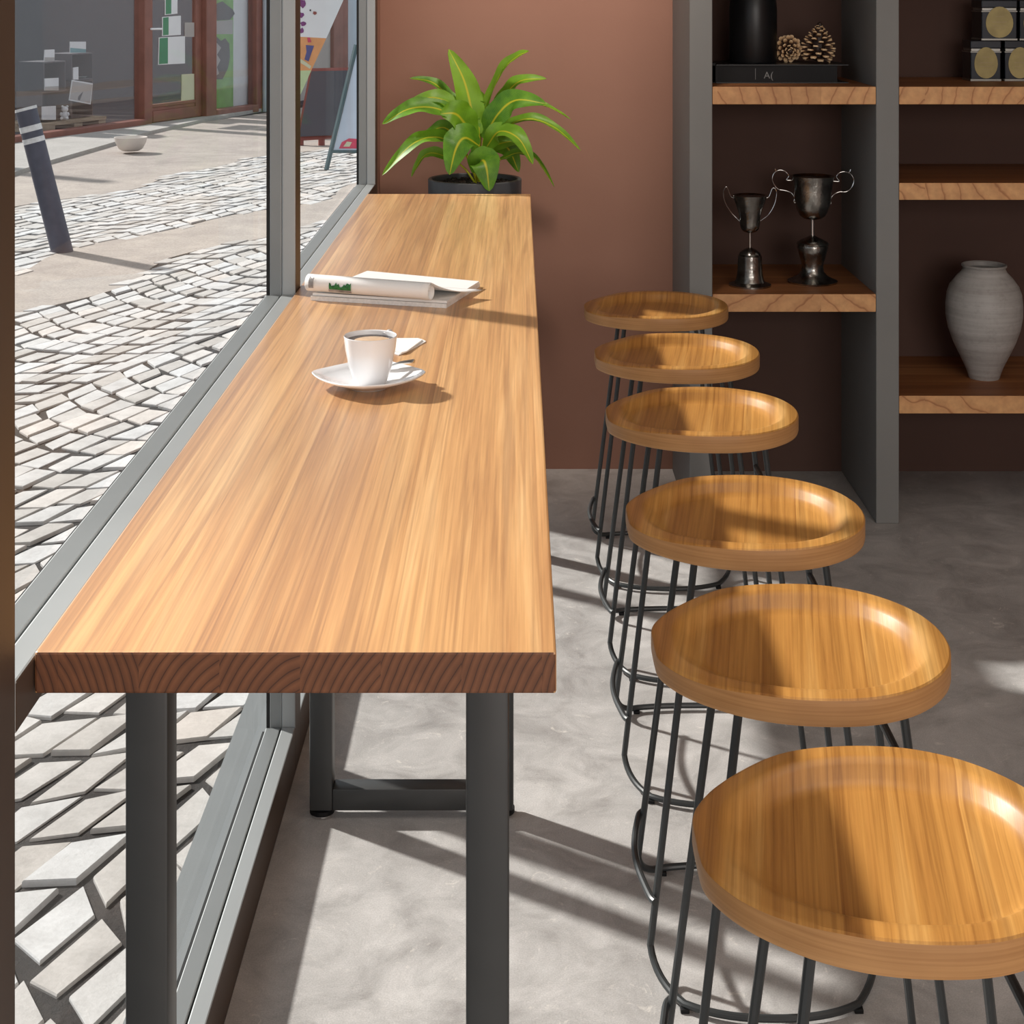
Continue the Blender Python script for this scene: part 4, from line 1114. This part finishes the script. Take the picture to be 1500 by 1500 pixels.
# spoon resting on the saucer behind the cup
bm = NB()
sa, sb = T_(607, 529, .028), sc + Vector((.018, .046, .016))
mid_ = (sa + sb) / 2
pts = catmull([sb, sb.lerp(mid_, .5) + Vector((0, 0, .001)), mid_ + Vector((0, 0, .002)), sa.lerp(mid_, .4) + Vector((0, 0, .001)), sa], 6)
tdir = (sa - sb).normalized(); sdv = tdir.cross(Vector((0, 0, 1))).normalized(); prevr = None
for i, p in enumerate(pts):
    f = i / (len(pts) - 1); w = .0028 + .0046 * f; th = .0008 + .0022 * f
    if i == len(pts) - 1: w = .0035
    cur = [bm.verts.new(p + sdv * w), bm.verts.new(p + Vector((0, 0, th))), bm.verts.new(p - sdv * w), bm.verts.new(p - Vector((0, 0, th)))]
    if prevr:
        for j in range(4): bm.faces.new((prevr[j], prevr[(j + 1) % 4], cur[(j + 1) % 4], cur[j]))
    else: bm.faces.new(cur)
    prevr = cur
bm.faces.new(prevr[::-1])
sp = obj('teaspoon', bm, M['spoon'], None); tag(sp, 'steel teaspoon lying on the saucer behind the cup', 'spoon')
bm = NB(); ret = bmesh.ops.create_uvsphere(bm, u_segments=20, v_segments=12, radius=1)
for v in ret['verts']:
    q = v.co.copy(); v.co = sb - tdir * .012 + tdir * q.x * .015 + sdv * q.y * .009 + Vector((0, 0, q.z * .0022 - .002 * (1 - q.x * q.x) * (1 - q.y * q.y)))
bmesh.ops.recalc_face_normals(bm, faces=bm.faces[:])
obj('bowl', bm, M['spoon'], sp)
# folded napkin
nk = thing('paper_napkin', 'folded white paper napkin on the table behind the cup', 'napkin', T_(588, 510))
def flat(nm, pxs, z0, z1, parent, m):
    bm = NB(); lo = []; hi = []
    for x, y in pxs:
        p = T_(x, y, z0); lo.append(bm.verts.new((p.x, p.y, ZT + z0))); hi.append(bm.verts.new((p.x, p.y, ZT + z1)))
    bm.faces.new(lo[::-1]); bm.faces.new(hi)
    for i in range(len(lo)):
        j = (i + 1) % len(lo); bm.faces.new((lo[i], lo[j], hi[j], hi[i]))
    bmesh.ops.recalc_face_normals(bm, faces=bm.faces[:])
    return obj(nm, bm, m, parent, smooth=False)
flat('lower_fold', [(545, 510), (584, 521), (598, 515), (624, 501), (618, 498), (550, 498)], .0003, .0018, nk, M['paper'])
flat('upper_fold', [(548, 507), (588, 518), (596, 516), (619, 499), (612, 497), (556, 497)], .0022, .0042, nk, M['paper'])
# magazine with its upper pages rolled over
mg = thing('magazine', 'open white magazine with a rolled-over page on the table by the window post', 'magazine', T_(580, 428))
c0 = [(455, 437), (655, 451), (702, 424), (545, 402)]
flat('lower_pages', [(455, 440), (654, 451.5), (703, 420), (536, 404)], .0002, .0075, mg, M['pages'])
flat('middle_pages', [(458, 432.5), (655, 444.5), (702, 415.5), (538, 400)], .0082, .0125, mg, M['paper'])
# rolled sheet: cross-section swept along the roll axis
ra, rb_ = T_(452, 427, .0128), T_(632, 441, .0128)
ra.z = rb_.z = ZT + .0132
axd = (rb_ - ra); Ln = axd.length; axd.normalize(); perp = Vector((-axd.y, axd.x, 0))          # pointing away from the camera
rr0 = .0150
sec = []
for i in range(31):                                           # spiral of the roll, opening backwards
    th = R(-60 - 360 * 1.15 * i / 30 + 414)
    rad = rr0 * (.78 + .22 * (30 - i) / 30) if i else rr0
    sec.append(th)
prof2 = []
nsp = 34
for i in range(nsp + 1):
    f = i / nsp
    th = R(520 - 430 * f); rad = rr0 * (.66 + .34 * f)
    prof2.append((rad * math.cos(th), rr0 + rad * math.sin(th)))
# last spiral point is on top of the roll, then the sheet slopes back down to the far side
tailw = .112
for i in range(1, 9):
    f = i / 8
    prof2.append((tailw * f, (rr0 * 2 - .002) * (1 - f) ** 2.2 + .0015))
bm = NB(); prev = None
nl = 16; grid = []
for i in range(nl + 1):
    f = i / nl
    base = ra + axd * Ln * f
    row = []
    for q, (u, z) in enumerate(prof2):
        k_ = max(0, u / tailw) if q > nsp else 0
        shift = axd * (.040 * k_ + .008 * k_ * f) if q > nsp else Vector((0, 0, 0))
        row.append(bm.verts.new(base + perp * u + shift + Vector((0, 0, z))))
    grid.append(row)
for a_, b_ in zip(grid, grid[1:]):
    for q in range(len(prof2) - 1):
        bm.faces.new((a_[q], a_[q + 1], b_[q + 1], b_[q]))
bmesh.ops.recalc_face_normals(bm, faces=bm.faces[:])
rp_ = obj('rolled_page', bm, M['paper'], mg, ang=80)
md = rp_.modifiers.new('thickness', 'SOLIDIFY'); md.thickness = .0012; md.offset = 0
# printed picture on the outside of the roll
def rollpatch(f0, f1, t0, t1, m, nm, n=10, jag=0):
    bm = NB(); prev = None; rr_ = rr0 + .0012
    for i in range(n + 1):
        f = f0 + (f1 - f0) * i / n
        b_ = ra + axd * Ln * f; cur = []
        tt1 = t1 + (jag * rnd.uniform(-1, 1))
        for j in range(6):
            th = R(t0 + (tt1 - t0) * j / 5)
            cur.append(bm.verts.new(b_ - perp * rr_ * math.cos(th) + Vector((0, 0, rr0 + rr_ * math.sin(th)))))
        if prev:
            for j in range(5): bm.faces.new((prev[j], prev[j + 1], cur[j + 1], cur[j]))
        prev = cur
    return obj(nm, bm, m, rp_, smooth=True)
rollpatch(.20, .385, -38, -20, M['print'], 'grey_print')
rollpatch(.205, .385, -19, 12, M['greenprint'], 'green_print', 16, 16)
rollpatch(.035, .075, -20, 45, M['print'], 'brown_print', 6, 12)

# ------------------------------------------------------------------ light
sd_ = Vector((1.1, -.72, -1.0)).normalized()
sun = bpy.data.lights.new('sun', 'SUN'); sun.energy = 5.5; sun.angle = R(2.2); sun.color = (1, .965, .91)
so = bpy.data.objects.new('sun', sun); COL.objects.link(so); so.rotation_euler = sd_.to_track_quat('-Z', 'Y').to_euler(); so.location = (-6, 6, 6)
w = bpy.data.worlds.new('sky'); S.world = w; w.use_nodes = True
bg = w.node_tree.nodes['Background']; bg.inputs[0].default_value = (.86, .93, 1.0, 1); bg.inputs[1].default_value = .68
def area(name, loc, target, sx_, sy_, e, col):
    l = bpy.data.lights.new(name, 'AREA'); l.shape = 'RECTANGLE'; l.size = sx_; l.size_y = sy_; l.energy = e; l.color = col
    o = bpy.data.objects.new(name, l); COL.objects.link(o); o.location = loc
    o.rotation_euler = (Vector(target) - Vector(loc)).to_track_quat('-Z', 'Y').to_euler(); return o
area('rear_fill_light', (1.3, -2.5, 1.6), (1.0, 3, .9), 2.6, 1.8, 90, (1, .95, .9))  # added fill from behind the camera; the wall there has no opening
area('ceiling_fill_light', (1.2, 1.6, 2.95), (1.2, 1.6, 0), 1.6, 1.6, 13, (1, .92, .82))  # added overhead fill, no lamp modelled

def spot(name, loc, target, e, size, col=(1, .96, .9), rad=.12):
    l = bpy.data.lights.new(name, 'SPOT'); l.energy = e; l.spot_size = R(size); l.spot_blend = 1; l.color = col; l.shadow_soft_size = rad
    o = bpy.data.objects.new(name, l); COL.objects.link(o); o.location = loc
    o.rotation_euler = (Vector(target) - Vector(loc)).to_track_quat('-Z', 'Y').to_euler(); return o
spot('wall_fill_spot', (.30, 3.75, 2.6), (.16, YW, 1.42), 110, 62, (1, .88, .78), .08)  # added spot without a fitting, brightens the upper back wall
spot('table_fill_spot', (-.34, 1.15, 2.55), (-.44, 1.38, ZT), 75, 27, (1, .97, .94))  # added spot without a fitting, pales the near-left tabletop

# ------------------------------------------------------------------ camera
cam = bpy.data.cameras.new('camera'); cam.sensor_width = 36; cam.lens = 36 * F / 1500
cam.shift_x = -10 / 1500; cam.shift_y = -771 / 1500; cam.clip_start = .02
co = bpy.data.objects.new('camera', cam); COL.objects.link(co); co.location = (0, 0, H); co.rotation_euler = (R(90), 0, 0)
S.camera = co
S.view_settings.view_transform = 'Standard'; S.view_settings.look = 'None'; S.view_settings.gamma = 1; S.view_settings.use_curve_mapping = False
S.view_settings.exposure = .1
